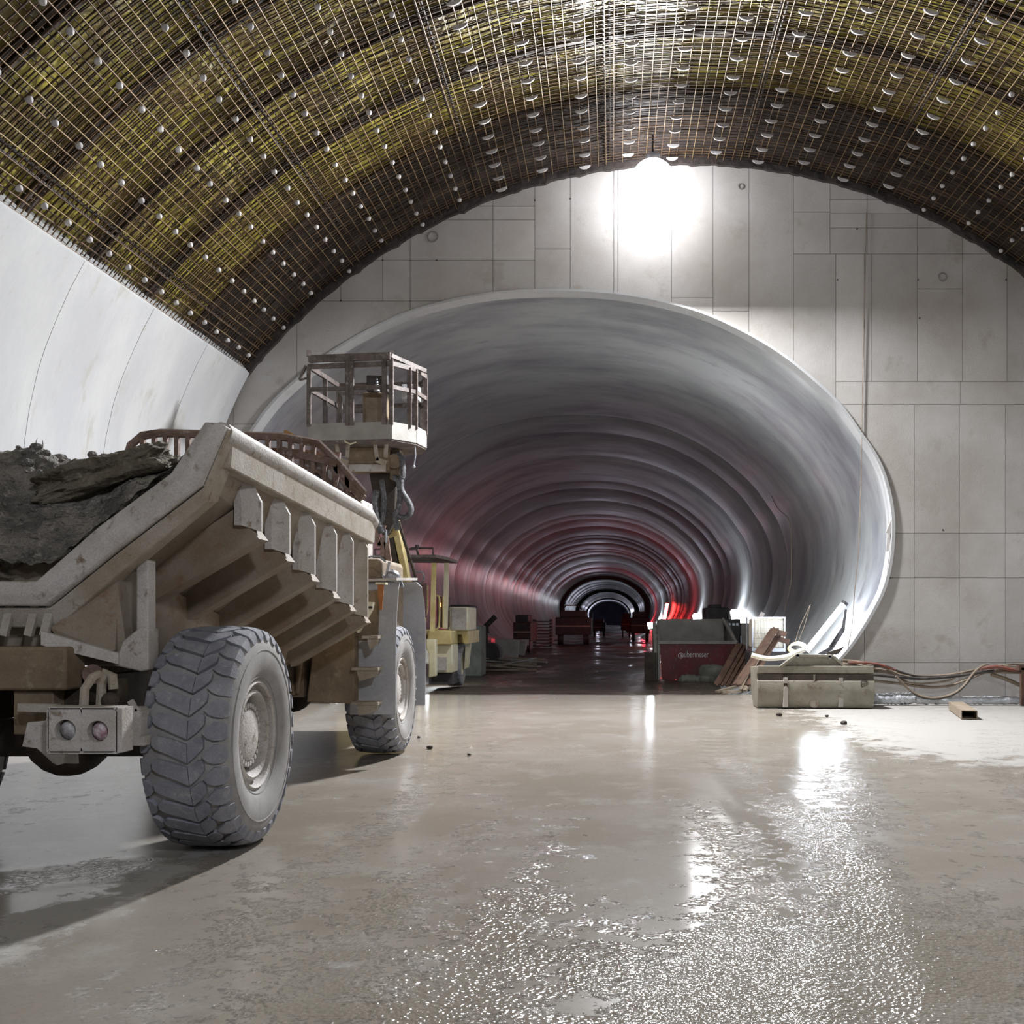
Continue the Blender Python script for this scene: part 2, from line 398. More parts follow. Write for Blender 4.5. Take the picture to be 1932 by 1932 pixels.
for y in (7.4, 9.1, 10.8, 12.5, 14.2, 15.9, 17.7):
    place(gird, 'lattice_girder', ceiling, Matrix.Translation((0, y, 0)))
    place(gird, 'lattice_girder', ceiling, Matrix.Translation((0, y+.17, .03)))
def lb(rad, y0, y1, material, name):
    return MB().tube([(0, y0+(y1-y0)*i/8, .0) for i in range(9)], rad, 4, caps=False).mesh(name, material, 180)
longA = [lb(.008, 5, 19.95, M_bright, 'lengthwise_bar'), lb(.008, 5, 19.8, M_rebar, 'lengthwise_bar'), lb(.011, 8, 19.9, M_rebar, 'lengthwise_bar')]
longB = lb(.009, 5, 19.95, M_rebar2, 'outer_lengthwise_bar')
bund = lb(.022, 5, 19.9, M_girder, 'bar_bundle')
dth = .15/VR; n = int((T1-T0)/dth)
for i in range(n+1):
    th = T0+(T1-T0)*i/n
    p = vp(th, VR+.022, 0)
    place(longA[(i*7) % 3 if i % 5 else 0], 'lengthwise_bar', ceiling, Matrix.Translation(p+Vector((random.uniform(-.01, .01), random.uniform(-.15, 0), 0)))@Matrix.Rotation(R_(random.uniform(-.05, .05)), 4, 'Z'))
    if i % 2 == 0:
        p = vp(th+dth*.45, VR+.24, 0)
        place(longB, 'outer_lengthwise_bar', ceiling, Matrix.Translation(p))
    if i % 17 == 4:
        for q in (0, .09): place(bund, 'bar_bundle', ceiling, Matrix.Translation(vp(th+q/VR, VR+.16, 0)))
# spacers
ms = MB(); n = 10
pr = [(0, 0), (.03, -.002), (.044, -.018), (.042, -.04), (.026, -.058), (.004, -.074)]
def spin(prof, n):
    m = MB(); vs = []; fs = []
    for i in range(n):
        t = 2*math.pi*i/n
        for r, z in prof: vs.append(Vector((r*math.cos(t), r*math.sin(t), z)))
    k = len(prof)
    for i in range(n):
        for j in range(k-1):
            a = i*k+j; b = ((i+1) % n)*k+j; fs.append((a, b, b+1, a+1))
    return m.add(vs, fs)
cone = spin(pr, 12).mesh('cone_spacer', M_spacer, 60)
# crown spacers: half-round saddle blocks hung across the bars
m = MB(); seg = 10; hw = .11
top = [Vector((-hw+2*hw*i/seg, 0, 0)) for i in range(seg+1)]
for yy in (-.012, .012): pass
poly = [Vector((hw*math.cos(math.pi+math.pi*i/seg), -.014, .055*math.sin(math.pi+math.pi*i/seg)-.0)) for i in range(seg+1)]
m.prism(poly, (0, .028, 0))
saddle = m.mesh('saddle_spacer', M_spacer, 40)
ccount = 0; scount = 0
step = .83/VR; kcol = 0
th = -R_(49.5)
while th < R_(44):
    crown = -.40 < th < .385
    y0 = 9.2+(.27 if kcol % 2 else 0)
    y = y0
    while y < 19.75:
        p = vp(th+random.uniform(-.001, .001), VR-.002, y+random.uniform(-.03, .03))
        # only where the photograph can show it
        if p.z-CAMH < 1250*p.y/FPX and abs(p.x) < 1300*p.y/FPX:
            if crown:
                if scount < 299:
                    place(saddle, 'saddle_spacer', ceiling, Matrix.Translation(p)@Matrix.Rotation(th, 4, 'Y')); scount += 1
            elif ccount < 299:
                place(cone, 'cone_spacer', ceiling, Matrix.Translation(p)@Matrix.Rotation(th, 4, 'Y')@Matrix.Rotation(R_(random.uniform(-14, 14)), 4, 'X')); ccount += 1
        y += .54
    th += step; kcol += 1
# tie wires and short links: far too many to count
m = MB()
for i in range(900):
    th = random.uniform(T0, T1); y = random.uniform(8, 19.8); p = vp(th, VR+.02, y)
    m.tube([p, p+Vector((random.uniform(-.05, .05), random.uniform(-.05, .05), -random.uniform(.02, .09)))], .003, 3, caps=False)
o = m.build('tie_wires', M_rebar2, ceiling, ang=180); o['kind'] = 'stuff'

# --- tunnel bore profile
TX = -1.1
bore = [(0, 7.97), (1.0, 7.93), (1.87, 7.80), (2.8, 7.55), (3.61, 7.19), (4.35, 6.75), (4.98, 6.25), (5.5, 5.75), (5.90, 5.2), (6.2, 4.75), (6.40, 4.25), (6.52, 3.6), (6.50, 2.9), (6.38, 2.3), (6.18, 1.85), (5.85, 1.3), (5.5, .85), (5.0, .4), (4.3, 0), (3.4, -.35), (2, -.7), (0, -.85)]
def bore_dx(z):
    for (a, za), (b, zb) in zip(bore, bore[1:]):
        if zb <= z <= za: return a+(b-a)*(za-z)/(za-zb)
    return 0
def bore_top(x):
    d = abs(x-TX)
    for (a, za), (b, zb) in zip(bore[:12], bore[1:12]):
        if a <= d <= b: return za+(zb-za)*(d-a)/(b-a)
    return None
def bore_bot(x):
    d = abs(x-TX); pts = bore[11:]
    for (a, za), (b, zb) in zip(pts, pts[1:]):
        if b <= d <= a: return zb+(za-zb)*(d-b)/(a-b)
    return None
# --- portal wall
def wall_strip(m, x0, x1, z0, z1, ya, yb, step=.12, topR=VR+.1):
    xs = sorted(set([x0, x1]+[x0+(x1-x0)*i/max(1, int((x1-x0)/step)) for i in range(1, max(1, int((x1-x0)/step)))]+[q for q in (TX-6.52, TX+6.52) if x0 < q < x1]))
    cells = 0
    for reg in (0, 1):
        for a, b in zip(xs, xs[1:]):
            def lim(x):
                lo, hi = z0, min(z1, arch_z(x, topR)); mid = (a+b)/2
                inside = abs(mid-TX) < 6.52
                if inside:
                    xx = min(max(x, TX-6.5199), TX+6.5199)
                    if reg == 0: lo = max(lo, bore_top(xx))
                    else: hi = min(hi, bore_bot(xx))
                elif reg == 1: return None
                return lo, hi
            A, B = lim(a), lim(b)
            if not A or not B: continue
            A = (A[0], max(A)); B = (B[0], max(B))
            if A[1]-A[0] < .004 and B[1]-B[0] < .004: continue
            vs = [(a, ya, A[0]), (b, ya, B[0]), (b, ya, B[1]), (a, ya, A[1]), (a, yb, A[0]), (b, yb, B[0]), (b, yb, B[1]), (a, yb, A[1])]
            fs = [(0, 1, 2, 3), (0, 4, 5, 1), (3, 2, 6, 7)]
            if a == xs[0]: fs.append((0, 3, 7, 4))
            if b == xs[-1]: fs.append((1, 5, 6, 2))
            m.add(vs, fs); cells += 1
    return cells
m = MB(); wall_strip(m, -8.6, 11.6, -.6, 12, DW+.045, DW+.3, .1, VR+.5)
back = struct(m.build('wall_back', M_wallback, fixn=False, ang=10))
def px(x): return (x-1155)*DW/FPX
def pz(y): return CAMH+(1170-y)*DW/FPX
panels = []
def rows(x0, x1, ys):
    for a, b in zip(ys, ys[1:]): panels.append((x0, x1, a, b))
for a, b in ((315, 440), (440, 533), (533, 643), (643, 722), (722, 774)): rows(a, b, (200, 491, 568))
rows(774, 930, (200, 389, 415, 491, 568)); rows(930, 1009, (200, 389, 415, 491, 568))
for a, b in ((200, 315), (315, 440), (440, 560), (560, 774), (774, 1009)): rows(a, b, (568, 800, 1000, 1150, 1380))
rows(1009, 1076, (200, 470, 1380)); rows(1076, 1158, (200, 1380)); rows(1158, 1166, (200, 1380)); rows(1166, 1267, (200, 1380))
rows(1267, 1345, (200, 562, 1380)); rows(1345, 1413, (200, 587, 1380)); rows(1413, 1497, (200, 1380))
rows(1497, 1566, (200, 400, 479)); 
for a, b in ((1566, 1636), (1636, 1731), (1731, 1816)): rows(a, b, (200, 377, 403, 430, 479))
rows(1497, 1577, (479, 1380)); rows(1577, 1631, (479, 720)); rows(1631, 1645, (479, 720)); rows(1645, 1731, (479, 720)); rows(1731, 1816, (479, 545, 720))
for a, b in ((1816, 1900), (1900, 1984), (1984, 2068), (2068, 2160), (2160, 2290)): rows(a, b, (200, 479, 720))
rows(1577, 1812, (720, 763)); rows(1812, 2290, (720, 763))
for a, b in ((1577, 1631), (1631, 1725), (1725, 1810), (1810, 1897), (1897, 1984), (1984, 2068), (2068, 2290)): rows(a, b, (763, 1006, 1090, 1250, 1400))
G = .0045
for x0, x1, y0, y1 in panels:
    m = MB()
    if wall_strip(m, px(x0)+G, px(x1)-G, pz(y1)+G, pz(y0)-G, DW-.002*random.random(), DW+.05):
        m.build('concrete_panel', M_wallpanel, back, fixn=False, ang=10)
# anchor rings and cone holes cast in the wall
for x, y, r in ((817, 447, .10), (1778, 523, .075), (1398, 352, .05)):
    c = Vector((px(x), DW-.004, pz(y))); m = MB()
    m.tube([c+Vector((r*math.cos(t*.3142), 0, r*math.sin(t*.3142))) for t in range(20)], .016, 6, closed=True)
    m.build('anchor_ring', M_wallback, back)
for x, y in ((722, 491), (824, 491), (1009, 378), (1076, 375), (1580, 528), (1732, 528), (643, 567), (1617, 432), (1898, 528), (1735, 600), (1779, 1000)):
    c = Vector((px(x), DW-.006, pz(y))); MB().cyl(c, c+Vector((0, .02, 0)), .018, 8).build('tie_hole', M_ink, back)
# rim strip round the bore mouth
loop = [Vector((TX+a, DW, z)) for a, z in bore if z > -.3]+[]
rim = [Vector((TX+s_*a, 0, z)) for s_, seq in ((-1, list(reversed([b for b in bore if b[1] > -.4]))), (1, [b for b in bore if b[1] > -.4][1:])) for a, z in seq]
def offset(prof, c, k): return [c+(p-c)*k for p in prof]
cc = Vector((TX, 0, 3.6))
rimS = spline(rim, 4)
m = MB(); vs = []; fs = []
inn = offset(rimS, cc, .9965); outr = offset(rimS, cc, 1.006)
for a, b in zip(inn, outr): vs += [a+Vector((0, DW-.05, 0)), b+Vector((0, DW-.05, 0)), b+Vector((0, DW+.02, 0)), a+Vector((0, DW+.35, 0))]
for i in range(len(inn)-1):
    for k in range(4): a = i*4+k; b = i*4+(k+1) % 4; fs.append((a, b, b+4, a+4))
m.add(vs, fs)
struct(m.build('trim_1', M_lining, fixn=False))
# --- tunnel lining in poured segments
full = rim
prof = spline(rim+[Vector((TX+3.4, 0, -.6)), Vector((TX, 0, -.8)), Vector((TX-3.4, 0, -.6)), rim[0]], 3)[:-1]
tun = bpy.data.objects.new('tunnel_lining', MB().grid(1, 1, lambda u, v: Vector((TX-6+12*u, 388, -1+9.2*v))).mesh('tunnel_lining', mat('far_bulkhead', (96, 84, 110), (80, 72, 92), sc=.4, rough=.8))); C.objects.link(tun); struct(tun)
y = DW+.02; k = 0
while y < 386:
    L_ = 5+2.5*math.sin(k*2.1) if y < 100 else (12 if y < 200 else 30)
    sc_ = 1.0 + (.0008 if k % 2 else 0); vs = []; fs = []
    pp = offset(prof, cc, sc_); n = len(pp)
    for yy, q in ((y, 1), (y+.04, .0), (y+L_-.04, 0), (y+L_, 1)):
        for p in pp: vs.append(cc+(p-cc)*(1+.0008*q)+Vector((0, yy, 0)))
    for j in range(3):
        for i in range(n): fs.append((j*n+i, j*n+(i+1) % n, (j+1)*n+(i+1) % n, (j+1)*n+i))
    MB().add(vs, fs).build('lining_segment', M_tunnel, tun, fixn=False, ang=50)
    y += L_; k += 1
# formwork arches deep in the tunnel
for yy, k1 in ((150, .9), (215, .88), (300, .93)):
    vs = []; fs = []; n = len(prof)
    for p in prof:
        vs += [cc+(p-cc)*1.01+Vector((0, yy, 0)), cc+(p-cc)*k1+Vector((0, yy, 0)), cc+(p-cc)*k1+Vector((0, yy+3, 0)), cc+(p-cc)*1.01+Vector((0, yy+3, 0))]
    for i in range(n):
        j = (i+1) % n
        for q in range(3): fs.append((i*4+q, j*4+q, j*4+q+1, i*4+q+1))
    MB().add(vs, fs).build('formwork_arch', M_mach2, tun, fixn=False)

# --- floor
tracks = [
    [(1.06, 3.0), (1.10, 4.27), (1.48, 6.5), (1.58, 8.0), (1.38, 9.5), (1.26, 12), (1.5, 15)],
    [(.45, 2.5), (.5, 4.2), (.75, 6.3), (.75, 8.0), (.55, 9.6)],
    [(-.9, 2.5), (-.75, 4.5), (-.5, 6.5), (-.35, 9)],
    [(-1.5, 2.5), (-1.35, 4.5), (-1.2, 6.5), (-.95, 8.5), (-1.35, 11.5), (-1.5, 14)],
    [(2.4, 2.5), (2.9, 5), (3.5, 8), (4.2, 11), (5.5, 15)],
    [(-2.0, 4.0), (-1.9, 7), (-1.75, 10), (-2.0, 14), (-2.1, 18)],
    [(-5.2, 1.5), (-4.6, 5.2), (-3.9, 6.2), (-3.2, 6.7)],
]
TR = [[(p.x, p.y) for p in spline([(a, b, 0) for a, b in t], 8)] for t in tracks]
def tdist(x, y):
    best = 9; 
    for t in TR:
        for (a, b) in t:
            if abs(b-y) < .7 and abs(a-x) < .8:
                d = math.hypot(a-x, b-y)
                if d < best: best = d
    return best
XS = (-8.2, 11.2); YS = (-3.0, 22.6)
nx, ny = 230, 360
vs = []; gr = []; dr = []
def ymap(v): return YS[0]+(YS[1]-YS[0])*(v**1.25)
for j in range(ny+1):
    for i in range(nx+1):
        x = XS[0]+(XS[1]-XS[0])*i/nx; y = ymap(j/ny)
        near = max(0, min(1, (7.6-y)/3.5))
        d = tdist(x, y)
        trk = max(0, 1-d/.42)
        g = .60*near*max(.15, min(1, .60+.40*(x+.6)))+.50*trk+.30*fbm(x*.9, y*.55, 3)
        g += .55*math.exp(-(((x-.22*y-.05)/.55)**2+((y-9.8)/2.6)**2))
        calm = math.exp(-(((x+.15)/1.5)**2+((y-11.5)/3.2)**2))
        g -= .45*calm
        if y > 14.5: g += .15*max(0, min(1, (x-1.5)/1.5))*min(1, (y-14.5)/2)
        g = max(0, min(1, g+.12))
        z = .010*fbm(x*.35, y*.35, 1, 2)-.012
        z += g*.006*fbm(x*5, y*5, 7, 3)
        # tyre ruts: a pressed lane with squeezed-up shoulders and lug prints
        if d < .5:
            z += (.007*math.exp(-((d-.26)/.07)**2)-.006*math.exp(-(d/.16)**2))*(1 if x > .9 or x < -3 else .3)
        if y > 22.2: z -= .02*(y-22.2)/.4; 
        yy = y + (.22*fbm(x*.8, 3.3)+.12*(1 if x > 1 else 0) if j == ny else 0)
        vs.append((x, yy, z)); gr.append(g)
        dr.append(max(0, min(1, (x-2.2)/2.0))*max(0, min(1, (y-9.5)/3.5))*.95+.75*max(0, min(1, (-x-2.4)/.5))*(1 if y < 7.6 else .2)*math.exp(-((x+2.55+(7.4-y)*.22)/.45)**2))
    
m = MB(); m.v = vs; m.f = [(j*(nx+1)+i, j*(nx+1)+i+1, (j+1)*(nx+1)+i+1, (j+1)*(nx+1)+i) for j in range(ny) for i in range(nx)]
# ragged front edge of the upper slab going down to the tunnel floor
base_i = ny*(nx+1); o_ = len(m.v)
for i in range(nx+1):
    x, y, z = m.v[base_i+i]; m.v.append((x, y+.05, -.3)); gr.append(.8); dr.append(0)
m.f += [(base_i+i, base_i+i+1, o_+i+1, o_+i) for i in range(nx)]
floor = struct(m.build('floor', M_mud, fixn=False, ang=180))
a = floor.data.attributes.new('grit', 'FLOAT', 'POINT'); a.data.foreach_set('value', gr)
a = floor.data.attributes.new('dry', 'FLOAT', 'POINT'); a.data.foreach_set('value', dr)
m = MB(); nx2, ny2 = 60, 200; gr2 = []
def ff(u, v):
    x = TX-6.6+13.2*u; y = 22.0+366*(v**2.4)
    gr2.append(max(0, min(1, .5+.9*fbm(x*.5, y*.25, 9))))
    return Vector((x, y, -.14+.05*fbm(x*.5, y*.25, 5)))
f2 = struct(m.grid(nx2, ny2, ff).build('floor', M_mudfar, fixn=False, ang=180))
a = f2.data.attributes.new('grit', 'FLOAT', 'POINT'); a.data.foreach_set('value', gr2)
# outer ground behind the camera
g3 = struct(MB().grid(2, 2, lambda u, v: Vector((-8.2+19.4*u, YB+v*(-2.9-YB), -.02))).build('floor', M_mud, fixn=False))
# ================================================================== LAMPS
t = thing('crown_lamp', 'white floodlight blazing below the crown of the vault, its bloom built as a sphere', 'lamp', W(1232, 342, LAMPY))
c = t.location
MB().sphere(c, .40, 24, 16).build('bloom_sphere', E_main, t)  # glowing sphere sized to stand in for the lamp's bloom
m = MB().tube([c+Vector((0, .1, .42)), c+Vector((0, .1, .9))], .02, 6); m.cyl(c+Vector((0, 0, .38)), c+Vector((0, 0, .48)), .14, 14)
m.build('lamp_hanger', M_black, t)
# two LED tubes and work lamps along the right tunnel wall
def tube_lamp(p0, p1, r, e, label, group=None, stand=True):
    p0, p1 = Vector(p0), Vector(p1)
    t = thing('tube_light', label, 'lamp', (p0+p1)/2-Vector((0, 0, abs(p1.z-p0.z)/2)), group)
    MB().tube([p0, p1], r, 10).build('glowing_tube', e, t)
    d = (p1-p0).normalized()
    for q0, q1 in ((p0-d*.06, p0+d*.01), (p1-d*.01, p1+d*.06)): MB().cyl(q0, q1, r*1.25, 10).build('end_cap', M_black, t)
    return t
tA = W(1521, 1229, 21.6); tB = W(1592, 1140, 21.6)
tube_lamp(tA, tB, .058, E_tube, 'long white tube light leaning in the mouth of the tunnel behind the grey bucket')
tube_lamp(W(1253, 1171, 93), W(1259, 1138, 93), .14, E_red, 'upright glowing red tube light above the red skip')
lamp('tube_spill', 'POINT', W(1530, 1170, 21.4), 110, (.85, .92, 1), .15)
def spot(x, y, d, sz, e, label, P, col=(.88, .94, 1)):
    p = W(x, y, d); t = thing('work_lamp', label, 'lamp', p)
    m = MB().box(p, (sz*1.1, sz*.7, sz*1.5), (R_(-30), 0, R_(20))); m.build('lamp_head', e, t)
    m = MB().box(p+Vector((.05, sz*.55, -.02)), (sz*1.3, sz*.5, sz*1.7), (R_(-30), 0, R_(20)))
    m.tube([p+Vector((.05, sz*.5, 0)), p+Vector((.3, sz*.6, -.7)), p+Vector((.3, sz*.6, -1.6-p.z+1.3))], .03, 5)
    m.build('lamp_stand', M_black, t)
    lamp('work_lamp_light', 'POINT', p+Vector((-.5, -.5, .3)), P, col, .2)
spot(1387, 1160, 42.5, .26, E_tube2, 'bright white work lamp above the cabinets left of the caged tank', 200)
spot(1314, 1166, 62, .3, E_tube2, 'small white work lamp just over the rim of the grey skip', 200)
spot(1227, 1180, 36, .14, E_tube2, 'tiny white lamp beside the upper left corner of the skip', 4)
lamp('red_light_right', 'POINT', (4.3, 68, 1.2), 300, (1, .05, .07), .3)
lamp('red_light_left', 'POINT', (-5.9, 43, .9), 130, (1, .1, .14), .3)
lamp('far_light_a', 'POINT', (4.6, 112, 2), 400, (.85, .93, 1), .4)
lamp('far_light_b', 'POINT', (4.6, 165, 2), 700, (.85, .93, 1), .4)
lamp('far_light_c', 'POINT', (4.4, 235, 2), 1100, (.8, .85, 1), .4)
lamp('far_light_d', 'POINT', (-4.6, 330, 2), 3500, (.8, .8, 1), .4)
lamp('red_far', 'POINT', (3.9, 128, 1.5), 500, (1, .05, .08), .3)
lamp('portal_fill', 'POINT', (-4.6, 27.5, .6), 120, (.9, .95, 1), .4)  # added fill, kept low and out of sight in the tunnel mouth
lamp('tunnel_fill', 'POINT', (2.2, 23.6, 4.6), 190, (.97, .98, 1), .3)  # added fill that brightens the skip and the caged tank

# ================================================================== WHEELS
def tyre_profile(R, w):
    """cross-section from rim inner edge over the tread back; returns arc list of (r, x)"""
    h = w/2
    return [(R*.47, -h*.62), (R*.50, -h*.80), (R*.58, -h*.93), (R*.70, -h*1.0), (R*.80, -h*.985), (R*.885, -h*.93), (R*.935, -h*.84), (R*.952, -h*.66), (R*.96, -h*.33), (R*.962, 0),
            (R*.96, h*.33), (R*.952, h*.66), (R*.935, h*.84), (R*.885, h*.93), (R*.80, h*.985), (R*.70, h*1.0), (R*.58, h*.93), (R*.50, h*.80), (R*.47, h*.62)]
def tread_mesh(R, w, N, worn=False):
    h = w/2; m = MB()
    # surface path s -> (r, x) across the tread (s in units of h, beyond +-.85 it wraps down the shoulder)
    path = [(-1.22, R*.86, -h*.985), (-1.05, R*.925, -h*.955), (-.9, R*.972, -h*.87), (-.6, R*.99, -h*.62), (0, R*1.0, 0), (.6, R*.99, h*.62), (.9, R*.972, h*.87), (1.05, R*.925, h*.955), (1.22, R*.86, h*.985)]
    def at(s, hgt):
        for a, b in zip(path, path[1:]):
            if a[0] <= s <= b[0]+1e-6:
                k = (s-a[0])/(b[0]-a[0]); r = a[1]+(b[1]-a[1])*k; x = a[2]+(b[2]-a[2])*k
                k = R*.95; 
                dx = b[2]-a[2]; dr = b[1]-a[1]; L_ = math.hypot(dx, dr); nr, nx_ = dx/L_, -dr/L_
                return r+nr*hgt, x+nx_*hgt
    pitch = 2*math.pi/N
    D = -.052*R/.775
    def block(st, ph):
        vs = []
        for s, lo, hi in st:
            mid = (lo+hi)/2
            for v, q in ((lo, 1), (hi, 1), (lo, 0), (hi, 0)):
                r, x = at(s, 0 if q else D)
                if q: v = mid+(v-mid)*.97
                t = (v)*pitch+ph
                vs.append((x, -r*math.cos(t), r*math.sin(t)))
        fs = []
        for i in range(len(st)-1):
            a = i*4; b = a+4
            fs += [(a, b, b+1, a+1), (a, a+2, b+2, b), (a+1, b+1, b+3, a+3)]
        e = (len(st)-1)*4
        fs += [(0, 1, 3, 2), (e, e+2, e+3, e+1)]
        m.add(vs, fs)
    for k in range(N):
        ph = k*pitch; j = random.uniform(-.02, .02)
        block([(-.60, .55, .80), (-.50, .36, .98), (-.2, .12+j, .86), (.10, -.14, .66), (.17, -.20, .60)], ph)
        block([(.185, -.22, .62), (.38, .10+j, .92), (.47, .30, .92), (.52, .46, .78)], ph)
        block([(.50, .02, .12), (.60, -.16, .34), (.75, -.26, .58), (.95, -.26, .58), (1.08, -.2, .52), (1.2, -.06, .36)], ph)
        block([(-1.2, .36, .8), (-1.08, .24, .94), (-.9, .2, .98), (-.76, .24, .94), (-.66, .44, .72)], ph)
    return m
def wheel(parent, c, R, w, out=1, name='tyre', N=30, rimm=None, det=True):
    """out=+1: the outer face looks towards +X"""
    c = Vector(c); rimm = rimm or M_dustw
    key = (R, w, N, out)
    if key not in WH:
        d = {}
        pr = [(r, x*out) for r, x in tyre_profile(R, w)]
        d['tyre'] = MB().lathe(pr, 72).mesh('tyre', M_side, 40)
        d['tread'] = tread_mesh(R, w, N).mesh('tread', M_tyre, 30)
        # raised rings moulded in the sidewall
        m = MB(); h = w/2
        for r, x in ((R*.78, h*.988), (R*.535, h*.86)):
            m.tube([Vector((x*out, r*math.cos(t*math.pi/36), r*math.sin(t*math.pi/36))) for t in range(72)], .006, 5, closed=True)
        d['sidewall_ring'] = m.mesh('sidewall_ring', M_side)
        f = R/.775
        rp = [(.385*f, h*.62), (.388*f, h*.80), (.372*f, h*.85), (.358*f, h*.80), (.350*f, h*.62), (.325*f, h*.60), (.318*f, h*.74), (.298*f, h*.77), (.285*f, h*.70), (.275*f, h*.50), (.258*f, h*.22), (.20*f, h*.10), (.0, h*.10)]
        d['rim'] = MB().lathe([(r, x*out) for r, x in rp], 56).mesh('rim', rimm, 30)
        hp = [(.225*f, h*.08), (.225*f, h*.52), (.20*f, h*.56), (.185*f, h*.57), (.18*f, h*.63), (.16*f, h*.66), (0, h*.66)]
        d['hub'] = MB().lathe([(r, x*out) for r, x in hp], 48).mesh('hub', rimm, 30)
        m = MB()
        for k in range(26):
            t = k*2*math.pi/26; r = .208*f
            p = Vector((h*.48*out, r*math.cos(t), r*math.sin(t)))
            m.tube([p, p+Vector((.045*out, 0, 0))], .019*f, 6)
        d['wheel_nuts'] = m.mesh('wheel_nuts', rimm, 30)
        WH[key] = d
    d = WH[key]
    base = place(d['tyre'], name, parent, Matrix.Translation(c)@Matrix.Rotation(random.uniform(0, 6), 4, 'X'))
    for k in ('tread', 'sidewall_ring', 'rim', 'hub', 'wheel_nuts'):
        o = bpy.data.objects.new(k, d[k]); C.objects.link(o); o.parent = base
        if k == 'wheel_nuts': o.name = 'wheel_nut_ring'
    return base
WH = {}

# ================================================================== DUMP TRUCK
T = thing('dump_truck', 'mud-caked underground dump truck seen from behind, loaded with wet muck', 'truck', (-3.9, 9.5, 0))
XC = -3.9
def mir(x): return 2*XC-x
wheel(T, (-2.79, 7.43, .775), .785, .58, 1, N=32)
wheel(T, (mir(-2.79), 7.43, .775), .785, .58, -1, N=32)
wheel(T, (-2.79, 12.55, .765), .775, .58, 1)
wheel(T, (mir(-2.79), 12.55, .765), .775, .58, -1)
# body (muck bed)
YR, YF = 6.72, 10.85
def zA(y): return 2.79-.032*(y-6.8)
def zB(y): return 2.50-.188*(y-6.7)
XA, XB, XL = -2.53, -2.66, -3.25
def sect(y, t=0):
    a = zA(y); b = zB(y)
    return [(XA, a), (XB, b), (XL, b-.46-.0), (XL-.30, b-.70)]
m = MB(); vs = []; fs = []
stn = [YR, 7.4, 8.1, 8.8, 9.5, 10.2, YF]
for y in stn:
    s_ = sect(y); ring = s_+[(mir(x), z) for x, z in reversed(s_)]
    inn = [(x+(XC-x)*.035, z+.05) for x, z in ring]
    for x, z in ring: vs.append((x, y, z))
    for x, z in inn: vs.append((x, y, z))
n = 16
for i in range(len(stn)-1):
    for k in range(7): fs.append((i*n+k, i*n+k+1, (i+1)*n+k+1, (i+1)*n+k))
    for k in range(7): fs.append((i*n+8+k, (i+1)*n+8+k, (i+1)*n+9+k, i*n+9+k))
    fs.append((i*n, (i+1)*n, (i+1)*n+8, i*n+8)); fs.append((i*n+7, i*n+15, (i+1)*n+15, (i+1)*n+7))
for i in (0, len(stn)-1):
    for k in range(7): fs.append((i*n+k, i*n+8+k, i*n+9+k, i*n+k+1))
m.add(vs, fs); m.build('bed', M_under, T, ang=20)
# front wall of the bed
y = YF; s_ = sect(y); ring = s_+[(mir(x), z) for x, z in reversed(s_)]
MB().prism([(x, y-.05, z) for x, z in ring], (0, .07, 0)).build('bed_front_wall', M_under, T)
# top rail, right and left: rounded cap with a deep side band below it
for sgn in (1, -1):
    def X(x): return x if sgn > 0 else mir(x)
    m = MB(); vs = []; fs = []
    cs = [(.06, -.02), (.075, .03), (.05, .075), (0, .09), (-.06, .075), (-.09, .03), (-.09, -.04), (.03, -.05)]
    ys = [YR-.03, YR+.08, 7.6, 8.6, 9.6, 10.3, YF-.12, YF+.05]
    for y in ys:
        z0 = zA(y)+(-.05 if y > YF-.01 else 0)
        for dx, dz in cs: vs.append((X(XA+dx), y, z0+dz))
    k = len(cs)
    for i in range(len(ys)-1):
        for j in range(k): fs.append((i*k+j, i*k+(j+1) % k, (i+1)*k+(j+1) % k, (i+1)*k+j))
    fs.append(tuple(range(k))); fs.append(tuple((len(ys)-1)*k+j for j in range(k)))
    m.add(vs, fs).build('top_rail', M_dustw, T, ang=50)
    m = MB()
    for y0, y1 in ((YR+.04, YF+.02),):
        a = [(X(XA+.045), y0, zA(y0)-.03), (X(XA+.045), y1, zA(y1)-.03), (X(XA+.03), y1, zA(y1)-.26), (X(XA+.03), y0, zA(y0)-.20)]
        m.prism(a, (-.10*sgn, 0, 0))
    m.build('side_band', M_dust, T, bevel=.012)
    # ribs: folded channels that run down the side and under the sloping floor
    for i, y in enumerate((7.42, 8.06, 8.74, 9.42, 10.02, 10.62)):
        zb = zB(y)-.04; zt = zA(y)-.20; m = MB()
        plan = [(-.115, -.19), (-.065, -.19), (.030, -.06), (.030, -.02), (-.115, .06)]
        vs = []
        for z, k_ in ((zt, .55), (zt-.13, 1.0), (zb-.06, 1.0)):
            for dx, dy in plan: vs.append((X(XA-.115+(dx+.115)*k_), y+dy, z-(.035 if z < zt-.2 and dx > -.05 else 0)))
        fs = [(0, 1, 2, 3, 4), (10, 11, 12, 13, 14)]
        for q in range(2):
            for e in range(5): fs.append((q*5+e, q*5+(e+1) % 5, (q+1)*5+(e+1) % 5, (q+1)*5+e))
        rb = m.add(vs, fs).build('bed_rib', M_dustw if i < 5 else M_dust, T, ang=25)  # posts take the paler steel for the light falling on them
        m = MB(); vs = []
        for (xo, zo), (xi, zi) in (((XA+.03, zb-.15), (XB, zb+.05)), ((XL-.02, zb-.10-.50), (XL-.06, zb-.40))):
            vs += [(X(xi), y-.17, zi), (X(xo), y-.10, zo), (X(xo), y+.10, zo), (X(xi), y+.15, zi)]
        fs = [(0, 1, 2, 3), (4, 5, 6, 7)]+[(e, (e+1) % 4, (e+1) % 4+4, e+4) for e in range(4)]
        m.add(vs, fs).build('under_channel', M_under, rb, ang=25)
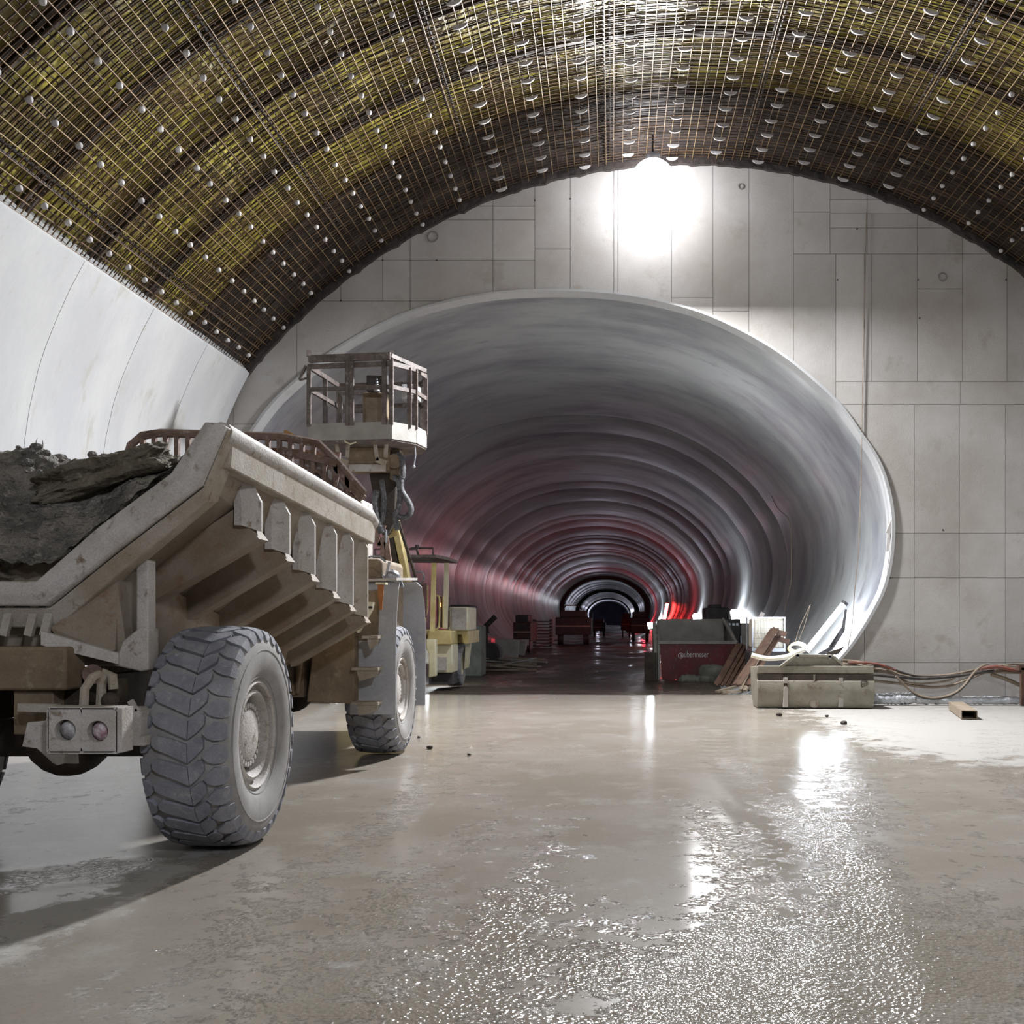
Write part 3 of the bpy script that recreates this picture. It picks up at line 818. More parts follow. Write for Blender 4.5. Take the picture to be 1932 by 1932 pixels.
# rear lip: wide folded flange following the V of the tail
lip_o = [(-2.46, 2.84), (-2.62, 2.46), (-3.18, 2.03), (-3.60, 1.69)]
lip_i = [(-2.60, 2.87), (-2.82, 2.54), (-3.28, 2.20), (-3.68, 1.85)]
def lipring(a): return a+[(mir(x), z) for x, z in reversed(a)]
LO_, LI_ = lipring(lip_o), lipring(lip_i)
m = MB(); vs = []; fs = []
for (xo, zo), (xi, zi) in zip(LO_, LI_):
    vs += [(xo, 6.58, zo), ((xo+xi)/2, 6.55, (zo+zi)/2), (xi, 6.60, zi), (xi, 6.80, zi-.02), (xo, 6.84, zo)]
k = 5
for i in range(len(LO_)-1):
    for j in range(k): fs.append((i*k+j, i*k+(j+1) % k, (i+1)*k+(j+1) % k, (i+1)*k+j))
fs.append(tuple(range(k))); fs.append(tuple((len(LO_)-1)*k+j for j in range(k)))
m.add(vs, fs).build('rear_lip', M_dustw, T, bevel=.015, ang=25)
# second fold under the lip
m = MB(); vs = []; fs = []
low = [(x, z-.13) for x, z in lip_o[:1]]+[(-2.63, 2.37), (-3.17, 1.92), (-3.60, 1.55)]
low = lipring([( -2.50, 2.70)]+low[1:])
for (xo, zo), (xi, zi) in zip(LO_, low):
    vs += [(xo, 6.62, zo-.01), (xi, 6.70, zi), (xi, 6.9, zi+.02), (xo, 6.82, zo)]
for i in range(len(LO_)-1):
    for j in range(4): fs.append((i*4+j, i*4+(j+1) % 4, (i+1)*4+(j+1) % 4, (i+1)*4+j))
fs.append((0, 1, 2, 3)); fs.append(tuple((len(LO_)-1)*4+j for j in range(4)))
m.add(vs, fs).build('lip_fold', M_dust, T, bevel=.01, ang=25)
# vertical stiffeners on the flat tail face
m = MB()
for x in (-3.66, -3.76, -3.92, -4.05):
    m.beam((x+.05, 6.66, 1.70), (x, 6.66, 1.50), .035, .05)
m.build('tail_stiffener', M_dust, T)
# belly box under the V
m = MB(); yy = [6.84, 8.4, 10.4]
vs = []; fs = []
for y in yy:
    zt = zB(y)-.50; zb_ = 1.36-.05*(y-6.9) if y > 6.9 else 1.40
    for x, z in ((XL-.01, zt), (XL-.04, zb_), (XL-.38, zb_-.06)): vs.append((x, y, z))
    for x, z in ((XL-.38, zb_-.06), (XL-.04, zb_), (XL-.01, zt)): vs.append((mir(x), y, z))
for i in range(2):
    for j in range(6): fs.append((i*6+j, i*6+(j+1) % 6, (i+1)*6+(j+1) % 6, (i+1)*6+j))
fs += [tuple(range(6)), tuple(12+j for j in range(6))]
m.add(vs, fs).build('belly_box', M_under, T, ang=20)
# tail wedge between lip and belly, lower edge coloured pale as if lit, hook bracket
MB().prism([(-3.62, 6.66, 1.55), (-3.26, 6.80, 1.86), (-3.24, 6.92, 1.34), (-3.60, 6.72, 1.47)], (0, .12, 0)).build('tail_wedge', M_under, T)
MB().prism([(-3.66, 6.62, 1.53), (-3.26, 6.82, 1.38), (-3.26, 6.82, 1.31), (-3.66, 6.62, 1.44)], (0, .10, 0)).build('wedge_edge', M_dustw, T)
m = MB(); m.prism([(-3.30, 6.84, 1.30), (-3.24, 6.84, 1.46), (-3.12, 6.84, 1.56), (-3.07, 6.84, 1.54), (-3.07, 6.84, 1.27), (-3.12, 6.84, 1.26)], (0, .16, 0)); m.bb(-3.16, -3.08, 6.86, 6.98, 1.5, 2.0)
m.build('hinge_bracket', M_dustw, T, bevel=.01)
# headboard grille in front of the bed
m = MB(); YH = 11.1
def hz(x):
    return None
x = -5.02; zt = 3.60
top = [(-5.22, 3.30), (-5.17, 3.48), (-5.05, 3.58), (-4.85, 3.61), (-3.55, 3.57), (-3.16, 3.50), (-2.95, 3.30), (-2.80, 3.12), (-2.66, 2.96)]
TP = [Vector((a, YH, b)) for a, b in top]
hb = MB().tube(TP, .045, 8).build('headboard_rail', M_rust, T)
m = MB().tube([p+Vector((0, .02, -.30 if i < 5 else -.18)) for i, p in enumerate(TP[2:])], .03, 6)
m.build('headboard_rail', M_rust, T)
def zt_at(x):
    for (a, za), (b, zb) in zip(top, top[1:]):
        if a <= x <= b: return za+(zb-za)*(x-a)/(b-a)
    return 2.8
x = -5.16
while x < -2.75:
    z1 = zt_at(x); MB().bb(x-.022, x+.022, YH-.03, YH+.03, 2.45, z1).build('headboard_bar', M_rust, T); x += .122
MB().prism([(-3.35, YH+.06, 3.40), (-3.10, YH+.06, 3.36), (-2.70, YH+.06, 2.86), (-2.70, YH+.06, 2.5), (-3.35, YH+.06, 2.5)], (0, .03, 0)).build('guard_plate', M_dustw, T)
m = MB(); m.beam((-3.55, YH-.02, 3.42), (-2.95, YH-.02, 3.28), .05, .08); m.beam((-3.95, YH+.3, 3.46), (-3.0, YH+.3, 3.40), .06, .10); m.beam((-2.98, YH, 3.28), (-2.68, YH, 2.9), .06, .09)
m.build('guard_strut', M_rust, T)
# frame, axles, cross members
m = MB()
for x in (-3.55, -4.25): m.bb(x-.06, x+.06, 6.8, 15, .92, 1.22)
m.build('chassis_rail', M_dark, T)
m = MB(); m.bb(-4.42, -3.49, 6.60, 6.86, 1.15, 1.43); m.build('rear_cross_member', M_brown, T, bevel=.02)
MB().bb(-3.86, -3.60, 6.66, 6.8, .86, 1.15).build('frame_bracket', M_brown, T, bevel=.01)
for yy in (7.43, 12.55):
    m = MB().cyl((-3.1, yy, .76), (mir(-3.1), yy, .76), .14, 16); m.sphere((XC, yy, .78), .30, 14, 10); m.cyl((-3.08, yy, .76), (-2.9, yy, .76), .26, 20)
    m.build('axle', M_dark, T)
# under-body details at the tail: hoses, valve block
m = MB()
m.tube([W(158, 1332, 6.4), W(160, 1300, 6.42), W(175, 1278, 6.45), W(188, 1272, 6.5)], .028, 8)
m.tube([W(190, 1330, 6.5), W(192, 1290, 6.5), W(200, 1268, 6.5), W(212, 1275, 6.5), W(214, 1300, 6.5)], .03, 8)
m.build('tow_shackle', M_dust, T)
m = MB(); c_ = W(212, 1305, 6.6); m.sphere(c_, .07, 10, 8, (.9, 1, 1.3)); m.sphere(W(208, 1322, 6.5), .055, 10, 8); m.box(W(228, 1312, 6.7), (.05, .08, .22))
m.build('coupling_block', M_dark, T)
m = MB(); m.cyl(W(175, 1272, 6.8), W(175, 1272, 7.0), .065, 14); m.build('end_flange', M_rust, T)
m = MB()
for a in ((246, 1322, 262, 1350), (262, 1350, 250, 1368), (244, 1372, 262, 1338)):
    m.beam(W(a[0], a[1], 6.6), W(a[2], a[3], 6.6), .035, .03)
m.bb(W(238, 0, 6.6).x, W(275, 0, 6.6).x, 6.58, 6.7, .80, .86); m.bb(W(248, 0, 6.6).x, W(268, 0, 6.6).x, 6.58, 6.7, .86, 1.02); m.bb(W(240, 0, 6.6).x, W(262, 0, 6.6).x, 6.6, 6.75, 1.0, 1.04)
m.build('hub_bracket', M_dustw, T)
# tail lamp box
bx = MB(); x0 = W(90, 0, 6.2).x; x1 = W(221, 0, 6.2).x; z1 = W(0, 1336, 6.2).z; z0 = W(0, 1420, 6.2).z
# plate with two round holes made from a ring-shaped front
fr = MB(); c1 = Vector((W(123, 0, 6.2).x, 6.2, W(0, 1378, 6.2).z)); c2 = Vector((W(184, 0, 6.2).x, 6.2, W(0, 1380, 6.2).z)); rr = .064
xm = (c1.x+c2.x)/2
for c_, xa, xb in ((c1, x0, xm), (c2, xm, x1)):
    n = 32; vs = []; fs = []
    for i in range(n):
        t = 2*math.pi*i/n+math.pi/4; dx, dz = math.cos(t), math.sin(t)
        vs.append((c_.x+rr*dx, 6.2, c_.z+rr*dz))
        ks = []
        if dx > 1e-6: ks.append((xb-c_.x)/dx)
        if dx < -1e-6: ks.append((xa-c_.x)/dx)
        if dz > 1e-6: ks.append((z1-c_.z)/dz)
        if dz < -1e-6: ks.append((z0-c_.z)/dz)
        q = min(ks); vs.append((c_.x+dx*q, 6.2, c_.z+dz*q)); vs.append((c_.x+rr*dx, 6.27, c_.z+rr*dz))
    for i in range(n):
        j = (i+1) % n; fs.append((i*3, j*3, j*3+1, i*3+1)); fs.append((i*3, i*3+2, j*3+2, j*3))
    # corner fillers
    fr.add(vs, fs)
fr.bb(x0, x1, 6.2, 6.34, z1-.008, z1+.006); fr.bb(x0, x1, 6.2, 6.34, z0-.006, z0+.008)
fr.bb(x0-.006, x0+.006, 6.2, 6.34, z0, z1); fr.bb(x1-.006, x1+.03, 6.2, 6.34, z0, z1); fr.bb(x0, x1, 6.33, 6.35, z0, z1)
lb_ = fr.build('tail_lamp_box', M_dustw, T, fixn=False, ang=30)
for c_, mm, lab in ((c1, M_lens, 'clear round reversing lens'), (c2, M_lensr, 'dusty reddish tail lens')):
    m = MB(); pr = [(0, -.018), (.03, -.014), (.052, 0), (.060, .012), (.060, .05)]
    vs = []; fs = []; n = 28
    for i in range(n):
        t = 2*math.pi*i/n
        for r, y in pr: vs.append((c_.x+.006+r*math.cos(t), 6.235+y, c_.z+r*math.sin(t)))
    for i in range(n):
        for j in range(4): fs.append((i*5+j, ((i+1) % n)*5+j, ((i+1) % n)*5+j+1, i*5+j+1))
    o = m.add(vs, fs).build('lens', mm, lb_); o['label'] = lab
P_ = [W(52, 1363, 6.4), W(86, 1360, 6.4), W(92, 1345, 6.4), W(140, 1345, 6.4), W(145, 1441, 6.4), W(122, 1440, 6.4), W(108, 1444, 6.4), W(98, 1438, 6.4), W(70, 1412, 6.4), W(42, 1408, 6.4)]
MB().prism(P_, (0, .025, 0)).build('lamp_mounting_plate', M_dustw, T)
m = MB(); m.beam(W(38, 1334, 6.5), W(110, 1336, 6.5), .06, .05); m.build('lamp_arm', M_dust, T)
# side cabinet behind the front wheel
YS_ = 11.35
m = MB(); m.prism([W(578, 1325, YS_), W(590, 1225, YS_), W(640, 1162, YS_), W(668, 1150, YS_), W(668, 1328, YS_)], (0, .38, 0)); m.build('side_cabinet', M_brown, T, bevel=.015)
m = MB(); m.bb(-3.62, -3.40, YS_+.05, YS_+.4, .75, 1.75); m.tube([(-3.44, YS_, 1.6), (-3.40, YS_-.03, 1.2), (-3.46, YS_, .8)], .025, 6); m.tube([(-3.5, YS_, 1.5), (-3.56, YS_-.03, 1.1), (-3.5, YS_, .78)], .02, 6); m.build('valve_rack', M_brown, T)
m = MB(); m.cyl((-3.4, YS_+.2, 1.86), (-2.72, YS_+.2, 1.88), .02, 8); m.bb(-2.98, -2.62, YS_+.22, YS_+.5, .66, 1.93); m.build('step_panel', M_brown, T, bevel=.01)
m = MB(); m.prism([W(670, 1135, 11.2), W(704, 1136, 11.2), W(701, 1150, 11.2), W(676, 1194, 11.2), W(673, 1194, 11.2)], (0, .10, 0)); m.build('gusset', M_cream, T, bevel=.006)
m = MB(); m.bb(W(673, 0, 11.2).x, W(703, 0, 11.2).x, 11.17, 11.2, W(0, 1148, 11.2).z, W(0, 1144, 11.2).z); m.build('strap_band', M_dark, T)
for yy_ in (1203, 1263, 1328):
    m = MB(); d = 11.25; a = W(664 if yy_ > 1203 else 684, yy_, d); b = W(714, yy_, d)
    m.bb(a.x, b.x, d-.02, d+.22, a.z-.01, a.z+.02)
    m.prism([a+Vector((.05, 0, -.01)), b+Vector((0, 0, -.01)), b+Vector((-.02, 0, -.075)), a+Vector((.08, 0, -.13))], (0, .02, 0))
    m.build('step', M_dust, T)
# mudguards of the front wheel: rear sheet, crown, front sheet
def guard(x0, x1, pts, t, name, mm):
    m = MB(); vs = []; fs = []
    for y, z in pts:
        vs += [(x0, y, z), (x1, y, z), (x1, y+.012, z-.016), (x0, y+.012, z-.016)]
    for i in range(len(pts)-1):
        for j in range(4): fs.append((i*4+j, i*4+(j+1) % 4, (i+1)*4+(j+1) % 4, (i+1)*4+j))
    fs.append((0, 1, 2, 3)); fs.append(tuple((len(pts)-1)*4+j for j in range(4)))
    return m.add(vs, fs).build(name, mm, T, ang=40)
M_guard = mat('blue_grey_mudguard', (172, 173, 177), (158, 158, 162), (178, 174, 170), sc=2, rough=.7, bump=.15, fine=.08)
guard(-2.93, -2.42, [(11.55, .56), (11.55, .9), (11.56, 1.3), (11.62, 1.7), (11.70, 1.95), (11.78, 2.04)], .02, 'mudguard', M_guard)
guard(-2.93, -2.44, [(12.9, 2.08), (13.25, 2.03), (13.42, 1.85), (13.5, 1.55), (13.52, 1.2), (13.50, .8), (13.48, .5)], .02, 'mudguard', M_guard)
m = MB(); m.prism([(-2.9, 11.7, 2.03), (-2.44, 11.7, 2.05), (-2.44, 12.95, 2.10), (-2.9, 12.95, 2.08)], (0, 0, .03)); m.build('mudguard_top', M_dustw, T)
MB().prism([W(712, 1103, 11.4), W(724, 1103, 11.4), W(721, 1150, 11.4), W(716, 1152, 11.4)], (0, .02, 0)).build('warning_strap', M_orange, T)
m = MB(); m.bb(W(709, 0, 11.4).x, W(728, 0, 11.4).x, 11.38, 11.5, W(0, 1103, 11.4).z, W(0, 1099, 11.4).z); m.build('strap_clamp', M_cream, T)
# cab block, hood, bits above the wheel
m = MB(); m.bb(-4.7, -3.12, 11.9, 13.5, 1.2, 3.12); m.build('cab', M_dustw, T, bevel=.04)
m = MB(); m.bb(-4.5, -3.3, 11.86, 11.9, 2.2, 2.95); m.build('cab_window', M_black, T)
m = MB(); m.bb(-3.2, -2.66, 11.95, 13.2, 1.35, 2.32); m.build('engine_hood', M_brown, T, bevel=.06)
m = MB(); m.bb(-4.9, -2.9, 13.5, 15.4, .9, 1.9); m.build('engine_deck', M_brown, T, bevel=.05)
m = MB()
for a, b in (((722, 1085), (735, 1105)), ((735, 1060), (728, 1090)), ((730, 1108), (752, 1088)), ((752, 1088), (760, 1108)), ((740, 1075), (756, 1106))):
    m.beam(W(a[0], a[1], 12), W(b[0], b[1], 12), .03, .03)
m.sphere(W(741, 1090, 12), .09, 10, 8); m.build('linkage', M_galv, T)
m = MB(); m.tube([W(692, 1052, 11.6), W(700, 1050, 11.6), W(716, 1050, 11.6), W(728, 1060, 11.6)], .012, 5); m.build('hand_rail', M_galv, T)
MB().prism([W(678, 1030, 11), W(686, 1044, 11), W(688, 1060, 11), W(678, 1058, 11)], (0, .06, 0)).build('bracket_tab', M_brown, T)
# load
def ridge(x, y):
    # height of muck surface in the bed
    u = (x-XC)/1.3
    vlip = 1.97+max(0, abs(x-XC)-.28)*.80
    t = max(0, min(1, (y-6.70)/1.25)); t = t*t*(3-2*t)
    top = 2.78+.16*fbm(x*1.3, y*1.3, 2)-.14*max(0, abs(u)-.55)/.45+(.12 if x < -4.2 else 0)*min(1, (-4.2-x)*2 if x < -4.2 else 0)
    z = vlip*(1-t)+top*t
    # loose drop at the front end
    z -= max(0, y-10.2)*.5
    return z+.045*fbm(x*5, y*5, 4)*min(1, t+.4)+.03*fbm(x*14, y*14, 6, 2)
def lf(u, v):
    y = 6.66+v*(10.78-6.66); hw = 1.34
    x = XC-hw+2*hw*u
    return Vector((x, y, ridge(x, y)))
load = MB().grid(150, 210, lf).build('muck_heap', M_gravel, None, fixn=False, ang=180)
tag(load, 'dark wet heap of loose muck and gravel filling the dump truck bed', 'muck heap')
load['kind'] = 'stuff'
random.seed(3); m = MB()
for i in range(700):
    y = random.uniform(6.75, 9.6); x = random.uniform(-5.1, -2.75); q = random.choice((.012, .018, .026, .04))*random.uniform(.8, 1.3)
    o_ = len(m.v); m.sphere((x, y, ridge(x, y)), q, 6, 4, (random.uniform(.8, 1.4), 1, random.uniform(.5, .9)))
o = m.build('gravel_stones', M_gravel, load, ang=20); o['kind'] = 'stuff'
def rock(name, c, dim, rot, label, seed=0, mm=None, n=4, rough=.22):
    import bmesh
    bm = bmesh.new(); bmesh.ops.create_icosphere(bm, subdivisions=n, radius=1)
    for v in bm.verts:
        p = v.co.copy(); q = p*1.0
        mx_ = max(abs(p.x), abs(p.y), abs(p.z)); p = p.lerp(p/mx_*.8, .6)
        d = noise.noise(q*1.6+Vector((seed, 0, 0)))*rough+noise.noise(q*4+Vector((0, seed, 0)))*rough*.4+noise.noise(q*10)*rough*.16
        p *= 1+d; v.co = Vector((p.x*dim[0]/2, p.y*dim[1]/2, p.z*dim[2]/2))
    me = bpy.data.meshes.new(name); bm.to_mesh(me); bm.free(); me.materials.append(mm or M_rock)
    me.polygons.foreach_set('use_smooth', [True]*len(me.polygons)); me.set_sharp_from_angle(angle=R_(50))
    o = bpy.data.objects.new(name, me); C.objects.link(o); o.location = c; o.rotation_euler = rot
    return tag(o, label, 'rock') if label else o
rock('rock_slab', W(198, 896, 7.7), (1.15, .75, .27), (R_(8), R_(-20), R_(8)), 'long flat brown rock slab lying tilted on top of the muck load', 3, rough=.3, n=5)
rock('rock', W(35, 905, 8.1), (.8, .7, .42), (.1, .2, .3), 'lit left end of the muck load, built as a paler rounded lump', 9, M_board if 0 else M_dust, rough=.15)  # the heap's lit end, its brightness put into a paler colour
rock('rock', W(20, 1085, 6.95), (.36, .34, .16), (.1, .15, .5), 'small grey rock with a dark gap above it at the tail of the load', 14)
wb = MB().prism([W(532, 830, 11.15), W(536, 812, 11.15), W(540, 811, 11.15), W(560, 822, 11.15), W(560, 834, 11.15), W(548, 830, 11.15)], (0, .1, 0)).build('wood_block', M_wood)
tag(wb, 'notched orange-brown wood block standing on the rusty headboard of the dump truck', 'wood block')
o = MB().box(W(391, 827, 11.1), (.05, .08, .09), (0, R_(20), 0)).build('steel_block', M_girder); tag(o, 'small dark square block on the headboard rail beside the bed corner', 'block')

# ================================================================== BOOM LIFT (yellow, in the tunnel mouth)
B = thing('boom_lift', 'pale yellow wheeled boom lift with canopy and raised work basket behind the dump truck', 'lift', (-4.6, 25.3, -.1))
# basket
DK = 18.0
def bk(x, y, d=DK): return W(x, y, d)
zf, zr, zm, zt = bk(0, 832).z, bk(0, 800).z, bk(0, 735).z, bk(0, 692).z
FP = [(-5.28, 18.0), (-3.80, 17.78), (-3.46, 18.2), (-3.38, 18.75), (-3.55, 19.3), (-5.15, 19.45)]
m = MB(); m.prism([(x, y, zf-.03) for x, y in FP], (0, 0, .05)); m.build('basket_floor', M_basket, B)
for i in range(6):
    a, b = FP[i], FP[(i+1) % 6]
    m = MB(); m.beam((a[0], a[1], (zf+zr)/2), (b[0], b[1], (zf+zr)/2), .035, zr-zf); m.build('kick_plate', M_greyskip, B)
    for z, hh in ((zm, .07), (zt, .08)):
        m = MB().beam((a[0], a[1], z), (b[0], b[1], z), .05, hh); m.build('basket_rail', M_basket, B)
m = MB(); m.beam((-5.27, 17.98, zt+.13), (-3.80, 17.74, zt+.12), .08, .12); m.build('basket_rail', M_basket, B)
m = MB(); m.beam((-3.80, 17.74, zt+.13), (-3.32, 18.4, zt+.02), .05, .07); m.build('basket_rail', M_basket, B)
post = [(x, y) for x, y in FP]+[(-4.58, 17.87), (-4.50, 17.86), (-3.92, 17.77), (-3.55, 18.08), (-4.9, 19.47), (-4.3, 19.42), (-5.22, 18.8)]
for x, y in post:
    MB().beam((x, y, zr-.05), (x, y, zt+.14 if y < 18 else zt), .07, .06, (0, 1, 0)).build('basket_post', M_basket, B)
for x in (-5.27, -3.82):
    MB().box((x, 17.95, zt+.22), (.07, .07, .10), (0, 0, .3)).build('corner_stub', M_basket, B)
m = MB(); m.beam((-5.33, 18.0, zt+.02), (-5.46, 18.05, zt-.22), .04, .04); m.beam((-5.46, 18.05, zt-.22), (-5.33, 18.0, zt-.2), .03, .03); m.build('side_handle', M_basket, B)
# inner gate frame and ladder rungs
m = MB(); x0, x1 = -5.05, -4.55; y_ = 19.2; za, zb_ = zr-.05, zt-.2
for x in (x0, x1): m.beam((x, y_, za), (x, y_, zb_), .08, .06, (0, 1, 0))
for z in (zb_, zb_-.33, zb_-.6, zb_-.83): m.beam((x0, y_, z), (x1, y_, z), .05, .06)
m.build('gate_frame', M_basket, B)
m = MB(); m.bb(-4.42, -4.00, 18.3, 18.7, zr-.02, zm+.02); m.build('control_box', M_brown, B, bevel=.02)
m = MB(); m.bb(-4.36, -4.06, 18.27, 18.3, zr+.05, zm-.08); m.build('box_door', M_board, B)
m = MB(); m.bb(-4.40, -4.02, 18.5, 18.9, zm+.08, zt-.02); m.build('seat_back', M_mach2, B, bevel=.02)
m = MB()
for i in range(5): m.cyl((-4.16, 18.28, zm+.03+.05*i), (-4.16, 18.28, zm+.055+.05*i), .055-.011*i, 10)
m.build('beacon', M_galv, B)
m = MB(); m.bb(-3.86, -3.55, 18.9, 19.2, zm+.02, zm+.30); m.build('tool_tray', M_foil, B, bevel=.02)
# bracket under the basket
m = MB(); a = bk(660, 845, 18.6); b = bk(738, 890, 18.6)
m.bb(a.x, b.x, 18.45, 18.95, b.z, zf-.02); m.build('slew_housing', M_brown, B, bevel=.03)
m = MB(); m.bb(a.x+.03, b.x-.06, 18.40, 18.46, b.z-.02, b.z+.10); m.build('housing_lip', M_dustw, B)
for x in (642, 714):
    a = bk(x-4, 833, 18.2); m = MB()
    m.beam(a+Vector((-.03, 0, 0)), a+Vector((.02, 0, -.34)), .06, .05); m.beam(a+Vector((.18, 0, 0)), a+Vector((.16, 0, -.28)), .06, .05); m.beam(a+Vector((0, 0, -.32)), a+Vector((.17, 0, -.38)), .05, .09)
    m.build('step_bracket', M_dust, B)
m = MB(); a = bk(661, 828, 17.9); m.tube([a+Vector((-.10, 0, .03)), a+Vector((-.09, 0, -.05)), a+Vector((0, 0, -.09)), a+Vector((.09, 0, -.06)), a+Vector((.11, 0, .03))], .014, 6); m.build('lifting_eye', M_cream, B)
m = MB(); a = bk(783, 838, 18.3); m.tube([a, a+Vector((.01, 0, -.2)), a+Vector((-.02, 0, -.38))], .012, 5); m.sphere(a+Vector((-.02, 0, -.4)), .03, 8, 6); m.build('hanging_strap', M_galv, B)
# boom head, boom arm
m = MB(); a = bk(712, 893, 18.8); m.prism([a+Vector((-.15, 0, 0)), a+Vector((.35, 0, 0)), a+Vector((.32, 0, -.9)), a+Vector((.12, 0, -1.2)), a+Vector((0, 0, -.9))], (0, .35, 0)); m.build('boom_knuckle', M_dark, B, bevel=.02)
m = MB(); m.bb(bk(738, 0, 18.7).x, bk(756, 0, 18.7).x, 18.6, 18.9, bk(0, 905, 18.7).z, bk(0, 850, 18.7).z); m.cyl(bk(744, 870, 18.5), bk(744, 870, 19), .13, 14); m.build('tilt_cylinder', M_brown, B)
p0 = W(736, 935, 18.9); p1 = W(772, 1112, 23.5)
m = MB(); m.beam(p0, p1, .12, .34); m.build('boom_arm', M_yellow, B, bevel=.015)
m = MB(); m.beam(p0+Vector((-.16, .1, -.1)), p1+Vector((-.22, 0, -.1)), .2, .22); m.build('inner_boom', M_dark, B)
m = MB(); m.prism([W(729, 930, 18.85), W(735, 915, 18.85), W(745, 975, 18.85), W(740, 1010, 19.0), W(731, 1015, 19.0)], (.08, 0, 0)); m.build('boom_plate', M_yellow, B)
m = MB(); m.beam(W(752, 985, 19.1), W(790, 1108, 23.2), .05, .05); m.build('boom_pipe', M_dark, B)
for pts, r in (([(742, 900), (752, 908), (755, 930), (752, 958), (746, 975), (750, 1000)], .055), ([(757, 905), (758, 925), (770, 945), (776, 962), (768, 975), (755, 976), (744, 966)], .055),
               ([(712, 925), (708, 950), (714, 985), (722, 1005)], .07), ([(720, 905), (724, 940), (722, 975), (716, 990)], .05), ([(748, 855), (758, 868), (760, 895), (756, 905)], .06)):
    sp = spline([W(x, y, 18.55) for x, y in pts], 7)
    rr = [r*(1.0 if i % 2 else .86) for i in range(len(sp))]
    MB().tube(sp, r, 8, rr=rr).build('hydraulic_hose', M_hose, B, ang=50)
m = MB()
for a, b in (((705, 985), (716, 1030)), ((716, 1030), (728, 1012)), ((724, 1015), (722, 1050)), ((728, 1012), (734, 1060)), ((706, 990), (728, 996))): m.beam(W(a[0], a[1], 18.8), W(b[0], b[1], 18.8), .09, .08)
m.build('knuckle_links', M_rust, B)
m = MB(); m.tube([W(728, 1000, 18.7), W(729, 1030, 18.8), W(735, 1058, 19)], .025, 6); m.build('chrome_rod', M_galv, B)
m = MB(); m.tube(spline([W(780, 1078, 23), W(796, 1080, 23), W(800, 1092, 23), W(792, 1100, 23), W(780, 1090, 23)], 5), .02, 5, closed=True); m.tube([W(775, 1090, 23), W(792, 1103, 23)], .02, 5); m.build('hose_loop', M_hose, B)
# canopy and posts
D2 = 25.3
def b2(x, y, d=D2): return W(x, y, d)
m = MB(); a, b = b2(690, 1056), b2(851, 1056)
m.prism([(a.x, 24.6, a.z), (b.x-.25, 24.6, a.z+.01), (b.x, 24.9, a.z-.03), (b.x, 26.4, a.z-.03), (a.x, 26.4, a.z)], (0, 0, .07)); m.build('canopy', M_basket, B)
m = MB(); m.tube([b2(772, 1036, 25), b2(786, 1036, 25), b2(791, 1052, 25)], .03, 6); m.tube([b2(775, 1034, 26), b2(817, 1034, 26), b2(817, 1053, 26)], .025, 6); m.tube([b2(709, 1052, 25), b2(707, 1036, 25), b2(726, 1036, 25)], .02, 6); m.cyl(b2(787, 1034, 25.8), b2(787, 1028, 25.8), .05, 10)
m.build('canopy_rail', M_basket, B)
for x, ya, yb, d in ((819, 1062, 1192, 24.9), (843, 1062, 1186, 25.4)):
    m = MB().beam(b2(x, ya, d), b2(x-3, yb, d), .11, .09, (0, 1, 0)); m.build('canopy_post', M_yellow if x < 830 else M_cream, B)
m = MB(); m.tube([b2(806, 1105), b2(806, 1150), b2(798, 1185)], .03, 5); m.tube([b2(802, 1105), b2(800, 1150)], .03, 5); m.build('grab_rail', M_yellow, B)
m = MB(); m.prism([b2(790, 1140), b2(798, 1110), b2(801, 1150), b2(799, 1200), b2(793, 1195)], (0, .1, 0)); m.build('side_panel', M_yellow, B)
m = MB(); m.prism([b2(790, 1102, 24.2), b2(804, 1100, 24.2), b2(804, 1165, 24.2), b2(790, 1165, 24.2)], (0, .1, 0)); m.build('rear_cowl', M_mach, B)
m = MB(); m.tube(spline([b2(822, 1123), b2(829, 1130), b2(828, 1180), b2(820, 1188)], 4), .022, 6); m.build('grab_rail', M_yellow, B)
m = MB(); m.tube([b2(829, 1123), b2(836, 1125), b2(836, 1184), b2(829, 1184)], .02, 5, closed=True); m.build('gate', M_yellow, B)
m = MB(); m.bb(b2(820, 0).x, b2(840, 0).x, 25.6, 26.1, b2(0, 1184).z, b2(0, 1125).z); m.build('operator_seat', M_mach, B, bevel=.03)
o = MB().box(b2(830, 1141, 25.5), (.05, .03, .09)).build('indicator_lamp', E_small, B)
m = MB(); m.prism([b2(804, 1188), b2(842, 1188), b2(842, 1195), b2(804, 1196)], (0, 1.2, 0)); m.build('deck', M_yellow, B)
m = MB(); m.bb(b2(808, 0).x, b2(852, 0).x, 25.2, 29, b2(0, 1216).z, b2(0, 1190).z); m.build('frame', M_yellow, B, bevel=.02)
m = MB(); a = b2(845, 1190, 26); b = b2(883, 1145, 26)
m.bb(a.x, b.x, 26, 27.6, a.z, b.z); m.build('tank', M_cream, B, bevel=.03)
m = MB(); m.bb(a.x+.1, b.x-.04, 25.97, 26.0, a.z+.03, b.z-.03); m.build('tank_panel', M_dustw, B)
m = MB(); m.prism([b2(862, 1197, 26.2), b2(852, 1217, 26.2), b2(852, 1190, 26.2), b2(883, 1190, 26.2), b2(883, 1214, 26.2), b2(876, 1214, 26.2), b2(871, 1197, 26.2)], (0, 2.2, 0)); m.build('wheel_arch', M_yellow, B)
m = MB(); m.prism([b2(804, 1206, 24.6), b2(822, 1206, 24.6), b2(822, 1276, 24.6), b2(808, 1279, 24.6), b2(809, 1235, 24.6), b2(804, 1220, 24.6)], (0, .25, 0)); m.build('fender', M_cream, B, bevel=.02)
